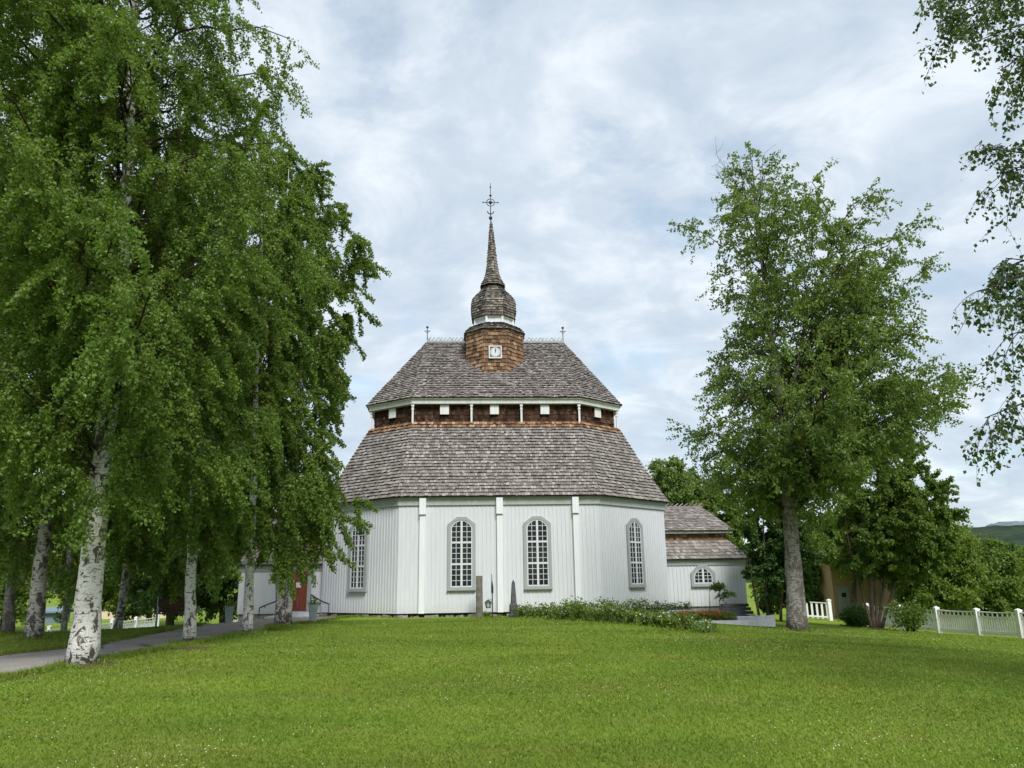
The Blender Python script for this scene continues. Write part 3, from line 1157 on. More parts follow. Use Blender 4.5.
def annex(side):
    """low mansard-roofed annexe on the east (+1) or west (-1) end"""
    y0, y1 = 3.55, 8.45
    yc = 6.0
    xe = cl(747.5, 603, y0)[0]
    zt = cl(690, 563, y0)[1]
    z_e1 = cl(690, 558.5, y0 - .2)[1]
    ins = 0.55
    z_k0 = cl(690, 540.5, y0 + ins)[1]
    z_k1 = cl(690, 532.5, y0 + ins)[1]
    z_r = cl(685, 508, yc)[1]
    xr = cl(702, 508, yc)[0]
    sx = lambda x: x * side

    def rect(o, xo=None):
        xo = o if xo is None else xo
        P = np.array([(7.5, y0 - o), (xe + xo, y0 - o), (xe + xo, y1 + o), (7.5, y1 + o)])
        if side < 0:
            P = (P * (-1, 1))[::-1]
        return P
    w = MB()
    P = rect(0)
    skin(w, [ring3(P, 0.02), ring3(P, z_e1)])
    ext = [(0, 1), (1, 2), (2, 3)] if side > 0 else [(0, 1), (1, 2), (2, 3)]
    for i, j in ext:
        battens(w, P[i], P[j], 0.02, zt - 0.02)
    wall = w.build('annex', M['white'], church)
    f = MB()
    Pf = rect(-0.06)
    skin(f, [ring3(Pf, -0.8), ring3(Pf, 0.03)])
    f.build('foundation', M['stone'], wall)
    c = MB()
    skin(c, [ring3(rect(o), z) for o, z in ((0, zt - .1), (0.05, zt - .1), (0.08, zt + .12), (0.0, zt + .14))])
    skin(c, [ring3(rect(o - ins), z) for o, z in ((0, z_k1 - .05), (0.24, z_k1 - .05), (0.26, z_k1 + .08), (0.0, z_k1 + .10))])
    c.build('cornice', M['pale_grey'], wall)
    r = MB()
    A, B = ring3(rect(0.22), z_e1 - 0.02), ring3(rect(-ins + 0.04), z_k0)
    C1, C2 = ring3(rect(-ins), z_k0 - 0.1), ring3(rect(-ins), z_k1 + 0.05)
    E = ring3(rect(-ins + 0.32), z_k1 + 0.07)
    skin(r, [A, B], 1)
    skin(r, [C1, C2], 1)
    for i, j in ext:
        shingles(r, A[i], A[j], B[j], B[i], 0.19, 0.14, 0.03, 0)
        shingles(r, C1[i], C1[j], C2[j], C2[i], 0.14, 0.15, 0.022, 2)
    r1 = np.array([sx(7.0), yc, z_r])
    r2 = np.array([sx(xr), yc, z_r])
    if side > 0:
        faces = [(0, 1, r2, r1), (1, 2, r2, r2), (2, 3, r1, r2)]
    else:
        faces = [(0, 1, r2, r1), (1, 2, r2, r2), (2, 3, r1, r2)]
        # rect order for the west side: start at the far corner by the church
        faces = [(0, 1, r2, r1), (1, 2, r2, r2), (2, 3, r1, r2)]
    for a, b, p, q in faces:
        r.add([E[a], E[b], p] if p is q else [E[a], E[b], p, q], [[0, 1, 2]] if p is q else [[0, 1, 2, 3]], 1)
        shingles(r, E[a], E[b], p, q, 0.19, 0.14, 0.03, 0)
    r.bar(r1 + (0, 0, .04), r2 + (0, 0, .04), 0.08, 0.10, 0)
    for i in range(14):
        q0, q1 = r1 + (r2 - r1) * i / 14, r1 + (r2 - r1) * (i + 1) / 14
        r.bar(q0 + (0, 0, .07), q1 + (0, 0, .22), 0.02, 0.05, 0)
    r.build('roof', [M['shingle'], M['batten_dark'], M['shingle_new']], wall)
    if side > 0:
        a, e, n = np.array([0, y0]), np.array([1.0, 0]), np.array([0, -1.0])
        xw, zw = cl(703.5, 586.5, y0)
        ztw = cl(703, 565, y0)[1]
        make_window(a, e, n, xw, zw, 1.12, ztw - zw, 0.20, 0.34, 1, 4, wall)
    return wall, y0


wallE, _ = annex(1)
wallW, YW = annex(-1)


def west_door():
    x0, z0 = cl(289.5, 611, YW)
    x1, z1 = cl(308.5, 570.5, YW)
    xc, w = (x0 + x1) / 2, x1 - x0
    d = MB()
    d.box((xc, YW - 0.025, (z0 + z1) / 2), (w, 0.05, z1 - z0))
    for i in range(7):
        d.box((xc - w / 2 + w * (i + .5) / 7, YW - 0.054, (z0 + z1) / 2), (w / 7 - 0.015, 0.012, z1 - z0 - 0.02))
    door = d.build('door', M['red_door'], wallW)
    f = MB()
    for x in (xc - w / 2 - 0.08, xc + w / 2 + 0.08):
        f.box((x, YW - 0.05, (z0 + z1) / 2 + 0.05), (0.16, 0.10, z1 - z0 + 0.1))
    f.box((xc, YW - 0.055, z1 + 0.19), (w + 0.36, 0.12, 0.22))
    f.build('door_frame', M['grey_paint'], wallW)
    s = MB()
    s.box((xc - 0.02, YW - 0.066, z0 + (z1 - z0) * 0.64), (0.22, 0.012, 0.22))
    s.build('notice', M['white'], wallW)
    st = MB()
    st.box((xc, YW - 0.6, z0 - 0.28), (w + 0.7, 1.2, 0.5))
    st.box((xc, YW - 0.85, z0 - 0.42), (w + 1.3, 1.7, 0.5))
    st.build('step', M['granite'], wallW)
    for pts in ([(259.5, 608), (265, 605.5), (272, 602.8), (277.5, 600.8)], [(311, 594.5), (316, 598), (323, 601.8), (329, 604)]):
        h = MB()
        y = YW - 1.15
        Q = []
        for p in pts:
            x, z = cl(*p, y)
            Q.append((x, y, z))
        h.tube(Q, 0.028, 6)
        for q in (Q[0], Q[-1]):
            h.tube([np.array(q) + (0.0, 0, 0), np.array([q[0], q[1], -0.3])], 0.02, 6)
        h.tube([np.array(Q[1]) - (0, 0, 0), np.array(Q[1]) - (0, 0, 0.10)], 0.02, 5)
        h.build('handrail', M['iron'], wallW)


west_door()

# ------------------------------------------------------------------ trees and bushes
def unit(v):
    return v / (np.linalg.norm(v, axis=-1, keepdims=True) + 1e-9)


def leaf_mesh(mb, P, l, w, down=0.55, m=0, jitter=0.25, r=None):
    r = r or rng
    n = len(P)
    a = r.normal(size=(n, 3)) * 0.55
    a[:, 2] -= down
    a = unit(a)
    b = unit(np.cross(a, r.normal(size=(n, 3))))
    nn = np.cross(a, b)
    s = (1 + jitter * r.normal(size=(n, 1))).clip(0.5, 1.7)
    L, W = l * s, w * s
    fold = nn * W * 0.18
    V = np.stack([P, P + a * L * 0.42 + b * W * 0.5 + fold, P + a * L, P + a * L * 0.42 - b * W * 0.5 + fold], 1)
    mb.add(V.reshape(-1, 3), np.arange(n * 4).reshape(n, 4), m)


def bez(a, c, b, n):
    t = np.linspace(0, 1, n)[:, None]
    return (1 - t) ** 2 * a + 2 * t * (1 - t) * c + t * t * b


def grow(limbs, r, twig_l, pend, sub_step, twig_step, twigs_out, wood, limb_r, thin=True, dens=None):
    """side branches and hanging twigs along each limb; fills twigs_out with (start, dir, length)"""
    for li, (P, r0) in enumerate(limbs):
        d = r.uniform(0.65, 1.25) if dens is None else dens
        seg = np.linalg.norm(np.diff(P, axis=0), axis=1)
        L = seg.sum()
        cum = np.concatenate([[0], np.cumsum(seg)]) / L
        k = max(2, int(L / sub_step))
        us = np.sort(r.uniform(0.22, 1.0, k))
        for u in us:
            p = np.array([np.interp(u, cum, P[:, i]) for i in range(3)])
            q = np.array([np.interp(min(1, u + 0.05), cum, P[:, i]) for i in range(3)])
            o = np.array([np.interp(max(0, u - 0.05), cum, P[:, i]) for i in range(3)])
            t = unit(q - o)
            side = unit(np.cross(t, np.array([0, 0, 1.0]))) * (1 if r.random() < 0.5 else -1)
            dr = unit(t * r.uniform(0.4, 1.0) + side * r.uniform(0.3, 1.0) + np.array([0, 0, r.uniform(-0.15, 0.5)]))
            sl = (0.16 * L * (1.15 - u) + 0.35) * r.uniform(0.6, 1.3)
            s = np.linspace(0, 1, 6)[:, None]
            B = p + dr * sl * s + np.array([0, 0, -1.0]) * sl * (0.15 + 0.5 * pend) * s ** 2
            if thin:
                wood.tube(B, np.linspace(max(0.008, r0 * 0.22 * (1.1 - u)), 0.005, 6), 4, 1, False)
            m = max(2, int(sl / twig_step * d))
            v = r.uniform(0.15, 1.0, m)
            st = np.stack([np.interp(v, s[:, 0], B[:, i]) for i in range(3)], 1)
            td = unit(dr * (1 - pend) + r.normal(size=(m, 3)) * 0.45 * (1.1 - pend * 0.7) + np.array([0, 0, -1.0]) * (pend * 1.1 - 0.1))
            twigs_out.append(np.concatenate([st, td, (twig_l * r.uniform(0.3, 1.0, (m, 1)))], 1))
        m = max(2, int(4 * d))
        td = unit(unit(P[-1] - P[-2]) * (1 - pend * 0.6) + r.normal(size=(m, 3)) * 0.4 + np.array([0, 0, -pend * 0.7]))
        twigs_out.append(np.concatenate([np.repeat(P[-1:], m, 0), td, twig_l * r.uniform(0.4, 1.0, (m, 1))], 1))
        wood.tube(P, np.linspace(r0, 0.010, len(P)), 6, 1, False)


def leaves_on(twigs, n_leaf, l, w, pend, r, jit=0.04, down=0.55):
    T = np.concatenate(twigs)
    per = T[:, 6] / T[:, 6].sum() * n_leaf
    cnt = np.floor(per + r.random(len(T))).astype(int)
    idx = np.repeat(np.arange(len(T)), cnt)
    s = r.random(len(idx)) ** 0.85
    t = T[idx]
    P = t[:, :3] + t[:, 3:6] * (t[:, 6] * s)[:, None]
    P[:, 2] -= 0.35 * pend * t[:, 6] * s ** 2
    P = P + r.normal(size=P.shape) * jit
    mb = MB()
    leaf_mesh(mb, P, l, w, down, r=r)
    return mb


def crown_tree(name, label, cat, Y, stems, left, right, limbs, n_leaf, leaf, leafmat, bark, r0, group=None, pend=0.6, twig_l=0.9,
               seed=1, rise=0.6, depth=1.0, sub_step=0.42, twig_step=0.16, wood_px=None, thin=True, fill=0.55, up=0.16, zlow=None,
               tipr=0.03, dens=None, flare=0.25, base_z=None, down=0.55, jit=0.04, wexp=1.2):
    r = np.random.default_rng(seed)
    S = []
    for st in stems:
        P = np.array([at(*p, Y) for p in st])
        P[0, 2] = gz(P[0, 0], Y) if base_z is None else base_z
        S.append(P)
    base = S[0][0].copy()
    root = thing(name, base, label, cat, group)
    lo = np.array([at(*p, Y) for p in left])
    ro = np.array([at(*p, Y) for p in right])
    lo, ro = lo[np.argsort(lo[:, 2])], ro[np.argsort(ro[:, 2])]
    z0, z1 = min(lo[0, 2], ro[0, 2]), max(lo[-1, 2], ro[-1, 2])
    wood = MB()
    fine = []
    for si, P in enumerate(S):
        # smooth stem with some wander
        k = np.concatenate([[0], np.cumsum(np.linalg.norm(np.diff(P, axis=0), axis=1))])
        n = max(8, int(k[-1] / 0.35))
        t = np.linspace(0, k[-1], n)
        Q = np.stack([np.interp(t, k, P[:, i]) for i in range(3)], 1)
        for _ in range(3):
            Q[1:-1] = (Q[:-2] + 2 * Q[1:-1] + Q[2:]) / 4
        Q[1:, 1] += np.cumsum(r.normal(size=n - 1) * 0.02)
        Q[1:, 0] += np.cumsum(r.normal(size=n - 1) * 0.006)
        rr = r0 * (1 if si == 0 else 0.75) * np.maximum(1 - (t / k[-1]) ** 0.9 * 0.93, 0.04)
        rr = rr * (1 + flare * np.exp(-t / (1.6 * r0)))
        Q0 = Q.copy()
        Q0[0, 2] -= 0.12
        wood.tube(Q0 - base, rr, 14, 0, True, 0.025)
        fine.append((Q, rr))
    lim = []
    zz = np.linspace(z0, z1, 200)
    ext = np.maximum(np.interp(zz, ro[:, 2], ro[:, 0]) - np.interp(zz, lo[:, 2], lo[:, 0]), 0.1)
    cdf = np.cumsum(ext ** wexp)
    cdf /= cdf[-1]
    for i in range(limbs):
        zt = np.interp((i + r.random()) / limbs, cdf, zz)
        ph = i * 2.39996 + r.normal() * 0.35
        xl, xr = np.interp(zt, lo[:, 2], lo[:, 0]), np.interp(zt, ro[:, 2], ro[:, 0])
        cx = 0.5 * (xl + xr)
        a = 0.5 * (xr - xl)
        rho = (fill + (0.95 - fill) * r.random()) if r.random() < 0.75 else r.uniform(0.2, fill)
        tip = np.array([cx + a * rho * math.cos(ph), Y + a * depth * rho * math.sin(ph), zt + 0.15 * twig_l * pend])
        best = None
        for Q, rr in fine:
            h = np.linalg.norm(Q[:, :2] - tip[:2], axis=1)
            want = tip[2] - rise * h
            j = int(np.argmin(np.abs(Q[:, 2] - want) + 0.15 * h + (0 if zlow is None else 50 * (Q[:, 2] < base[2] + zlow))))
            c = h[j] + abs(Q[j, 2] - want[j])
            if best is None or c < best[0]:
                best = (c, Q[j], rr[j])
        s = best[1]
        L = np.linalg.norm(tip - s)
        if L < 0.25:
            continue
        ctrl = s + (tip - s) * 0.5 + np.array([0, 0, up * L]) + r.normal(size=3) * 0.06 * L
        P = bez(s, ctrl, tip, 9) + np.concatenate([np.zeros((1, 3)), r.normal(size=(8, 3)) * 0.02 * L])
        lim.append((P - base, max(0.014, min(best[2] * 0.55, tipr * 0.35 * L ** 0.8))))
    tw = []
    grow(lim, r, twig_l, pend, sub_step, twig_step, tw, wood, r0, thin, dens)
    wood.build('trunk', [bark, TWIG], root, smooth=True)
    leaves_on(tw, n_leaf, leaf[0], leaf[1], pend, r, jit, down).build('crown', leafmat, root)
    return root


GB = 'birches beside the path'
crown_tree('birch_tree', 'tallest white-barked birch, nearest the camera at the gravel path edge', 'tree', 14.0,
           [[(82, 663), (91, 560), (102, 480), (113, 380), (119, 300), (127, 150), (131, 0), (134, -180)]],
           [(60, -260), (-10, -120), (-60, 0), (-95, 150), (-105, 300), (-85, 420), (-20, 500)],
           [(215, -260), (275, -120), (300, 0), (314, 50), (318, 110), (318, 165), (326, 210), (312, 300), (292, 380), (255, 450), (200, 505)],
           190, 420000, (0.060, 0.047), BIRCH, BARK, 0.228, GB, 0.72, 1.15, 21, 0.55, 1.0, fill=0.45, zlow=3.0, tipr=0.035, flare=0.3)
crown_tree('birch_tree', 'slim white birch standing on bare brown soil at the lawn edge of the path', 'tree', 17.6,
           [[(189, 646), (193, 560), (196, 450), (199, 300), (203, 160)]],
           [(185, 110), (140, 200), (115, 300), (110, 400), (130, 480), (150, 545)], [(225, 110), (265, 200), (285, 300), (285, 400), (270, 480), (245, 550)],
           52, 110000, (0.072, 0.056), BIRCH, BARK, 0.13, GB, 0.75, 1.2, 22, 0.5, zlow=2.6)
crown_tree('birch_tree', 'slender pale birch just left of the double-stemmed birch by the red door', 'tree', 21.0,
           [[(247, 634), (251, 560), (255, 450), (260, 300), (264, 170)]],
           [(250, 120), (205, 220), (185, 330), (185, 430), (205, 520), (225, 560)], [(280, 120), (320, 220), (335, 330), (330, 430), (305, 520), (275, 560)],
           50, 120000, (0.076, 0.059), BIRCH, BARK, 0.135, GB, 0.75, 1.2, 23, 0.5, zlow=2.6)
crown_tree('birch_tree', 'double-stemmed drooping birch directly in front of the red church door', 'tree', 25.0,
           [[(280, 625.5), (281, 560), (281, 450), (285, 300), (292, 170)], [(287, 625.5), (291, 560), (297, 450), (306, 330), (318, 230)]],
           [(280, 140), (225, 240), (205, 340), (205, 440), (225, 510), (258, 548)],
           [(300, 140), (338, 178), (360, 196), (372, 240), (374, 285), (366, 325), (378, 342), (364, 375), (346, 420), (348, 450), (362, 476), (364, 500), (346, 535), (330, 560)],
           105, 240000, (0.080, 0.062), BIRCH, BARK_ROUGH, 0.17, GB, 0.8, 1.15, 24, 0.45, zlow=2.2)
crown_tree('birch_tree', 'thick dark-patched birch leaning right beside the white picket fence', 'tree', 20.0,
           [[(33, 642), (42, 560), (50, 480), (58, 380), (64, 250)]],
           [(50, 60), (-20, 160), (-60, 300), (-70, 430), (-40, 540), (0, 575)], [(75, 60), (125, 180), (140, 300), (130, 420), (105, 500), (80, 550)],
           54, 120000, (0.076, 0.059), BIRCH2, BARK_ROUGH, 0.20, GB, 0.7, 1.1, 25, 0.5, zlow=2.3)
crown_tree('birch_tree', 'dark rough birch at the left picture edge by the lamp post', 'tree', 22.5,
           [[(8, 636), (14, 570), (20, 480), (24, 330)]],
           [(0, 120), (-60, 220), (-90, 350), (-90, 470), (-60, 560)], [(30, 120), (70, 220), (85, 350), (80, 470), (60, 565)],
           42, 45000, (0.11, 0.085), BIRCH2, BARK_GREY, 0.155, GB, 0.7, 1.1, 26, 0.5, zlow=2.3)
crown_tree('birch_tree', 'slim birch slanting right behind the nearest trunk', 'tree', 25.5,
           [[(117, 627), (125, 575), (132, 500), (138, 400), (142, 260)]],
           [(130, 220), (85, 320), (70, 430), (80, 520), (100, 565)], [(160, 220), (205, 320), (215, 430), (205, 520), (180, 570)],
           40, 45000, (0.12, 0.09), BIRCH, BARK_ROUGH, 0.135, GB, 0.75, 1.1, 27, 0.5, zlow=2.3)
crown_tree('birch_tree', 'farthest thin birch seen between two thick trunks near the picket fence', 'tree', 31.0,
           [[(66, 628), (69, 580), (72, 500), (75, 380)]],
           [(60, 300), (25, 380), (15, 470), (25, 550), (40, 580)], [(90, 300), (115, 380), (120, 470), (110, 550), (95, 580)],
           34, 26000, (0.14, 0.10), BIRCH2, BARK_GREY, 0.14, GB, 0.7, 1.0, 28, 0.5, zlow=2.0)
t9 = crown_tree('birch_tree', 'broad open-crowned grey-trunked birch on the lawn right of the church', 'tree', 22.6,
           [[(796, 632), (792, 560), (788, 500), (784, 440), (776, 385), (766, 310), (757, 230), (750, 160)],
            [(789, 500), (787, 440), (794, 380), (808, 320), (824, 270), (836, 235)]],
           [(722, 168), (718, 192), (704, 205), (672, 214), (668, 232), (690, 262), (692, 300), (698, 340), (692, 385), (672, 418), (668, 445), (704, 482), (745, 508), (768, 520)],
           [(768, 160), (786, 196), (852, 206), (896, 222), (916, 250), (924, 285), (922, 330), (952, 352), (988, 380), (980, 408), (935, 426), (905, 458), (876, 488), (840, 512), (815, 522)],
           215, 180000, (0.078, 0.058), BIRCH2, BARK_GREY, 0.215, None, 0.45, 0.95, 29, 0.75, 0.95, zlow=3.0, tipr=0.024, flare=0.3, fill=0.42, wexp=0.85)


def bare_top():
    # leafless twigs standing above the crown
    r = np.random.default_rng(8)
    b = np.array(t9.location)
    m = MB()
    for i in range(20):
        p0 = at(r.uniform(750, 762), r.uniform(205, 245), 22.6 + r.normal() * 0.15)
        p1 = at(r.uniform(716, 776), r.uniform(150, 188), 22.6 + r.normal() * 0.6)
        P = bez(p0, (p0 + p1) / 2 + np.array([0, 0, 0.25]), p1, 8) + r.normal(size=(8, 3)) * 0.03
        m.tube(P - b, np.linspace(0.014, 0.004, 8), 4, 0, False)
        for k in range(4):
            q = P[r.integers(3, 8)]
            e = q + np.array([r.normal() * 0.3, r.normal() * 0.3, r.uniform(0.1, 0.5)])
            m.tube(np.stack([q, (q + e) / 2 + r.normal(size=3) * 0.03, e]) - b, [0.006, 0.004, 0.003], 3, 0, False)
    m.build('bare_twigs', TWIG, t9)


bare_top()
crown_tree('leafy_tree', 'multi-stemmed broad tree growing behind the dark round bush near the fence', 'tree', 29.0,
           [[(874, 628), (868, 560), (860, 500), (856, 450)], [(876, 628), (876, 560), (878, 500), (880, 440)], [(878, 628), (886, 570), (898, 510), (908, 465)],
            [(880, 628), (897, 580), (915, 535), (930, 500)], [(872, 628), (858, 580), (846, 540), (842, 505)]],
           [(868, 432), (850, 455), (838, 490), (832, 525), (836, 548), (850, 566)], [(890, 430), (918, 458), (940, 488), (956, 520), (952, 545), (935, 566), (908, 574)],
           95, 98000, (0.095, 0.072), MIDLEAF, BARK_BROWN, 0.085, None, 0.35, 0.8, 30, 0.7, 0.9, zlow=1.0)
crown_tree('bird_cherry_tree', 'dark dense tree against the right end of the church annexe', 'tree', 33.5,
           [[(768, 617), (766, 570), (764, 520), (766, 485)], [(780, 617), (784, 570), (790, 530)], [(760, 617), (752, 580), (748, 540)]],
           [(764, 470), (754, 500), (747, 530), (749, 560), (757, 585), (760, 608)], [(775, 470), (800, 500), (812, 540), (812, 575), (800, 605)],
           90, 95000, (0.115, 0.085), DARKLEAF, BARK_BROWN, 0.08, None, 0.25, 0.7, 31, 0.35, 0.8, zlow=0.4)
BG = 'trees behind the church and fence'
def back_tree(label, Y, base, left, right, limbs, n, leaf, lm, seed, name='leafy_tree', pend=0.3, tw=1.2, r0=0.2, rise=0.5, bark=None, **kw):
    top = (0.5 * (left[0][0] + right[0][0]), left[0][1] + 10)
    crown_tree(name, label, 'tree', Y, [[base, (0.5 * (base[0] + top[0]), 0.5 * (base[1] + top[1])), top]], left, right, limbs, int(n * 1.5), (leaf[0] * 0.8, leaf[1] * 0.8), lm, bark or BARK_BROWN, r0,
               BG, pend, tw, seed, rise, 1.0, sub_step=0.7, twig_step=0.3, thin=False, jit=0.12, **kw)


back_tree('thin-topped pale green tree rising behind the annexe ridge by the church', 54, (690, 612), [(664, 460), (652, 480), (650, 510), (655, 545)], [(674, 460), (690, 480), (700, 510), (705, 545)], 45, 20000, (0.26, 0.18), BIRCH2, 41)
back_tree('rounded darker green tree behind the annexe roof', 58, (715, 612), [(700, 474), (680, 495), (672, 530), (680, 560)], [(718, 474), (738, 495), (750, 530), (748, 560)], 55, 30000, (0.26, 0.19), MIDLEAF, 42)
back_tree('low green tree filling the gap behind the grey birch trunk', 50, (800, 614), [(790, 520), (765, 545), (760, 575), (765, 600)], [(815, 520), (835, 545), (842, 570), (835, 596)], 50, 30000, (0.24, 0.17), MIDLEAF, 43)
back_tree('green tree in front of the tan brick house gable', 44, (852, 612), [(848, 505), (815, 530), (806, 540), (815, 552)], [(870, 505), (905, 530), (925, 545), (920, 556)], 55, 38000, (0.2, 0.15), MIDLEAF, 44)
back_tree('yellow green bushy tree right behind the multi-stemmed tree', 38, (925, 610), [(918, 515), (905, 545), (903, 575), (908, 604)], [(930, 515), (955, 540), (968, 570), (965, 604)], 70, 52000, (0.17, 0.12), WILLOW, 45, rise=0.4, zlow=0.1)
back_tree('wide rounded green tree beyond the middle of the white fence', 42, (975, 608), [(965, 543), (940, 558), (930, 580), (932, 606)], [(978, 543), (1000, 558), (1013, 580), (1012, 606)], 75, 56000, (0.19, 0.13), MIDLEAF, 46, rise=0.4, zlow=0.1)
back_tree('small yellow green tree at the right edge beyond the fence', 45, (1022, 606), [(1010, 560), (998, 575), (995, 592), (998, 605)], [(1030, 560), (1050, 575), (1056, 592), (1050, 605)], 50, 30000, (0.19, 0.13), WILLOW, 47, rise=0.4, zlow=0.1)
back_tree('dark tree at the right picture edge below the hill', 70, (1018, 600), [(1012, 548), (1000, 560), (994, 580), (996, 598)], [(1025, 548), (1042, 560), (1050, 580), (1048, 598)], 60, 34000, (0.28, 0.19), DARKLEAF, 48, rise=0.4, zlow=0.1)
back_tree('tall dark tree behind the brown garden bench', 36, (172, 615), [(165, 330), (120, 400), (105, 480), (115, 560), (130, 600)], [(190, 330), (225, 400), (235, 480), (225, 560), (212, 606)], 90, 72000, (0.20, 0.14), DARKLEAF, 49, zlow=0.2)
back_tree('dark leafy tree just left of the church annexe wall', 39, (225, 614), [(220, 360), (190, 430), (182, 500), (185, 570), (195, 606)], [(235, 360), (262, 430), (268, 500), (258, 560), (244, 600)], 80, 62000, (0.20, 0.14), DARKLEAF, 50, zlow=0.2)
back_tree('lighter green tree by the cream house beyond the picket fence', 52, (92, 622), [(85, 480), (50, 520), (40, 560), (52, 600)], [(105, 480), (140, 520), (150, 560), (140, 592)], 60, 34000, (0.24, 0.17), WILLOW, 51, zlow=0.2)
back_tree('broad green tree beyond the left end of the picket fence', 56, (5, 626), [(-5, 490), (-50, 530), (-60, 580), (-50, 612)], [(20, 490), (38, 530), (42, 580), (36, 606)], 60, 30000, (0.26, 0.18), MIDLEAF, 52, zlow=0.2)
back_tree('dark tree standing between cream house and church', 62, (150, 618), [(140, 470), (110, 520), (104, 560), (112, 588)], [(165, 470), (195, 520), (205, 570), (198, 608)], 60, 30000, (0.26, 0.18), DARKLEAF, 53, zlow=0.2)


def overhang_birch():
    """a birch whose trunk stands right of the picture; its outer branches hang into it"""
    r = np.random.default_rng(77)
    tx, ty = 8.9, 8.8
    base = np.array([tx, ty, gz(tx, ty)])
    root = thing('birch_tree', base, 'birch outside the right edge, only drooping outer branches hang into the sky', 'tree')
    wood = MB()
    z = np.linspace(-0.1, 13.5, 30)
    T = np.stack([tx + 0.15 * np.sin(z * 0.4), ty + 0.1 * np.cos(z * 0.5), base[2] + z], 1)
    wood.tube(T - base, 0.24 * (1 - z / 15.0).clip(0.05) * (1 + 0.4 * np.exp(-z / 0.4)), 14, 0, True, 0.02)
    lim = []
    # branches seen in the photograph: pixel path and distance
    seen = [(8.8, [(1190, -60), (1080, -50), (1000, -25), (930, -5)], 5), (8.4, [(1190, 40), (1080, -20), (1010, -10), (945, 20)], 5),
            (8.8, [(1190, 60), (1090, 20), (1030, 20), (975, 42)], 4), (8.2, [(1190, 70), (1100, 30), (1050, 40), (1000, 70)], 4),
            (9.0, [(1190, 200), (1100, 165), (1040, 155), (985, 148)], 3), (8.7, [(1190, 220), (1100, 180), (1050, 165), (1012, 168)], 3),
            (8.5, [(1190, 330), (1100, 265), (1040, 268), (978, 292)], 4), (8.9, [(1190, 350), (1090, 280), (1040, 262), (1006, 258)], 4),
            (8.7, [(1190, 390), (1100, 330), (1050, 325), (1008, 335)], 4), (8.6, [(1190, 440), (1090, 385), (1030, 400), (985, 418)], 2)]
    tw = []
    for Y, px, k in seen:
        P = np.array([at(p[0], p[1], Y) for p in px])
        j = int(np.argmin(np.abs(T[:, 2] - (P[0, 2] - 0.8))))
        P = np.concatenate([T[j:j + 1], P[1:]])
        t = np.linspace(0, 3, 10)
        P = np.stack([np.interp(t, np.arange(len(P)), P[:, i]) for i in range(3)], 1)
        for _ in range(2):
            P[1:-1] = (P[:-2] + 2 * P[1:-1] + P[2:]) / 4
        Pl = P - base
        wood.tube(Pl, np.linspace(0.026, 0.005, 10), 6, 1, False)
        cnt = k * 4 + 9
        us = np.concatenate([r.uniform(0.45, 1.0, k * 4), r.uniform(0.10, 0.36, 9)])
        for u in us:
            p = np.array([np.interp(u * 9, np.arange(10), Pl[:, i]) for i in range(3)])
            tan = unit(Pl[-1] - Pl[-3])
            sl = r.uniform(0.2, 0.6)
            dr = unit(tan * r.uniform(0.1, 0.8) + r.normal(size=3) * np.array([0.35, 0.6, 0.3]) + np.array([0, 0, -0.15]))
            s = np.linspace(0, 1, 6)[:, None]
            B = p + dr * sl * s + np.array([0, 0, -1.0]) * sl * 0.6 * s ** 2
            wood.tube(B, np.linspace(0.006, 0.003, 6), 4, 1, False)
            m = 5
            v = r.uniform(0.2, 1, m)
            st = np.stack([np.interp(v, s[:, 0], B[:, i]) for i in range(3)], 1)
            td = unit(r.normal(size=(m, 3)) * 0.35 + np.array([-0.1, 0, -0.8]))
            ln = r.uniform(0.12, 0.46, (m, 1))
            tw.append(np.concatenate([st, td, ln], 1))
            for a, b, c in zip(st, td, ln[:, 0]):
                wood.tube([a, a + b * c * 0.5, a + b * c + np.array([0, 0, -0.03])], [0.003, 0.0025, 0.002], 3, 1, False)
    # the rest of its crown, outside the picture
    lim = []
    for i in range(46):
        zt = r.uniform(4.2, 14.0)
        ph = i * 2.4
        a = 3.0 * math.sin(min(1, (15.0 - zt) / 8.0) * math.pi / 2) * r.uniform(0.55, 1)
        if math.cos(ph) < -0.2:
            a = min(a, 1.7)
        tip = np.array([tx + 1.4 + a * math.cos(ph), ty + a * math.sin(ph), base[2] + zt])
        j = int(np.argmin(np.abs(T[:, 2] - (tip[2] - 0.6 * a - 0.3))))
        P = bez(T[j], (T[j] + tip) / 2 + np.array([0, 0, 0.3]), tip, 8)
        lim.append((P - base, 0.03))
    tw2 = []
    grow(lim, r, 0.8, 0.7, 0.5, 0.2, tw2, wood, 0.2, False)
    wood.build('trunk', [BARK, TWIG], root, smooth=True)
    mb = leaves_on(tw, 13000, 0.056, 0.047, 0.7, r, 0.035, 0.6)
    mb2 = leaves_on(tw2, 45000, 0.07, 0.056, 0.7, r)
    for v, (f, m) in zip(mb2.V, mb2.F):
        mb.add(v, f, m)
    mb.build('crown', NEARLEAF, root)


overhang_birch()


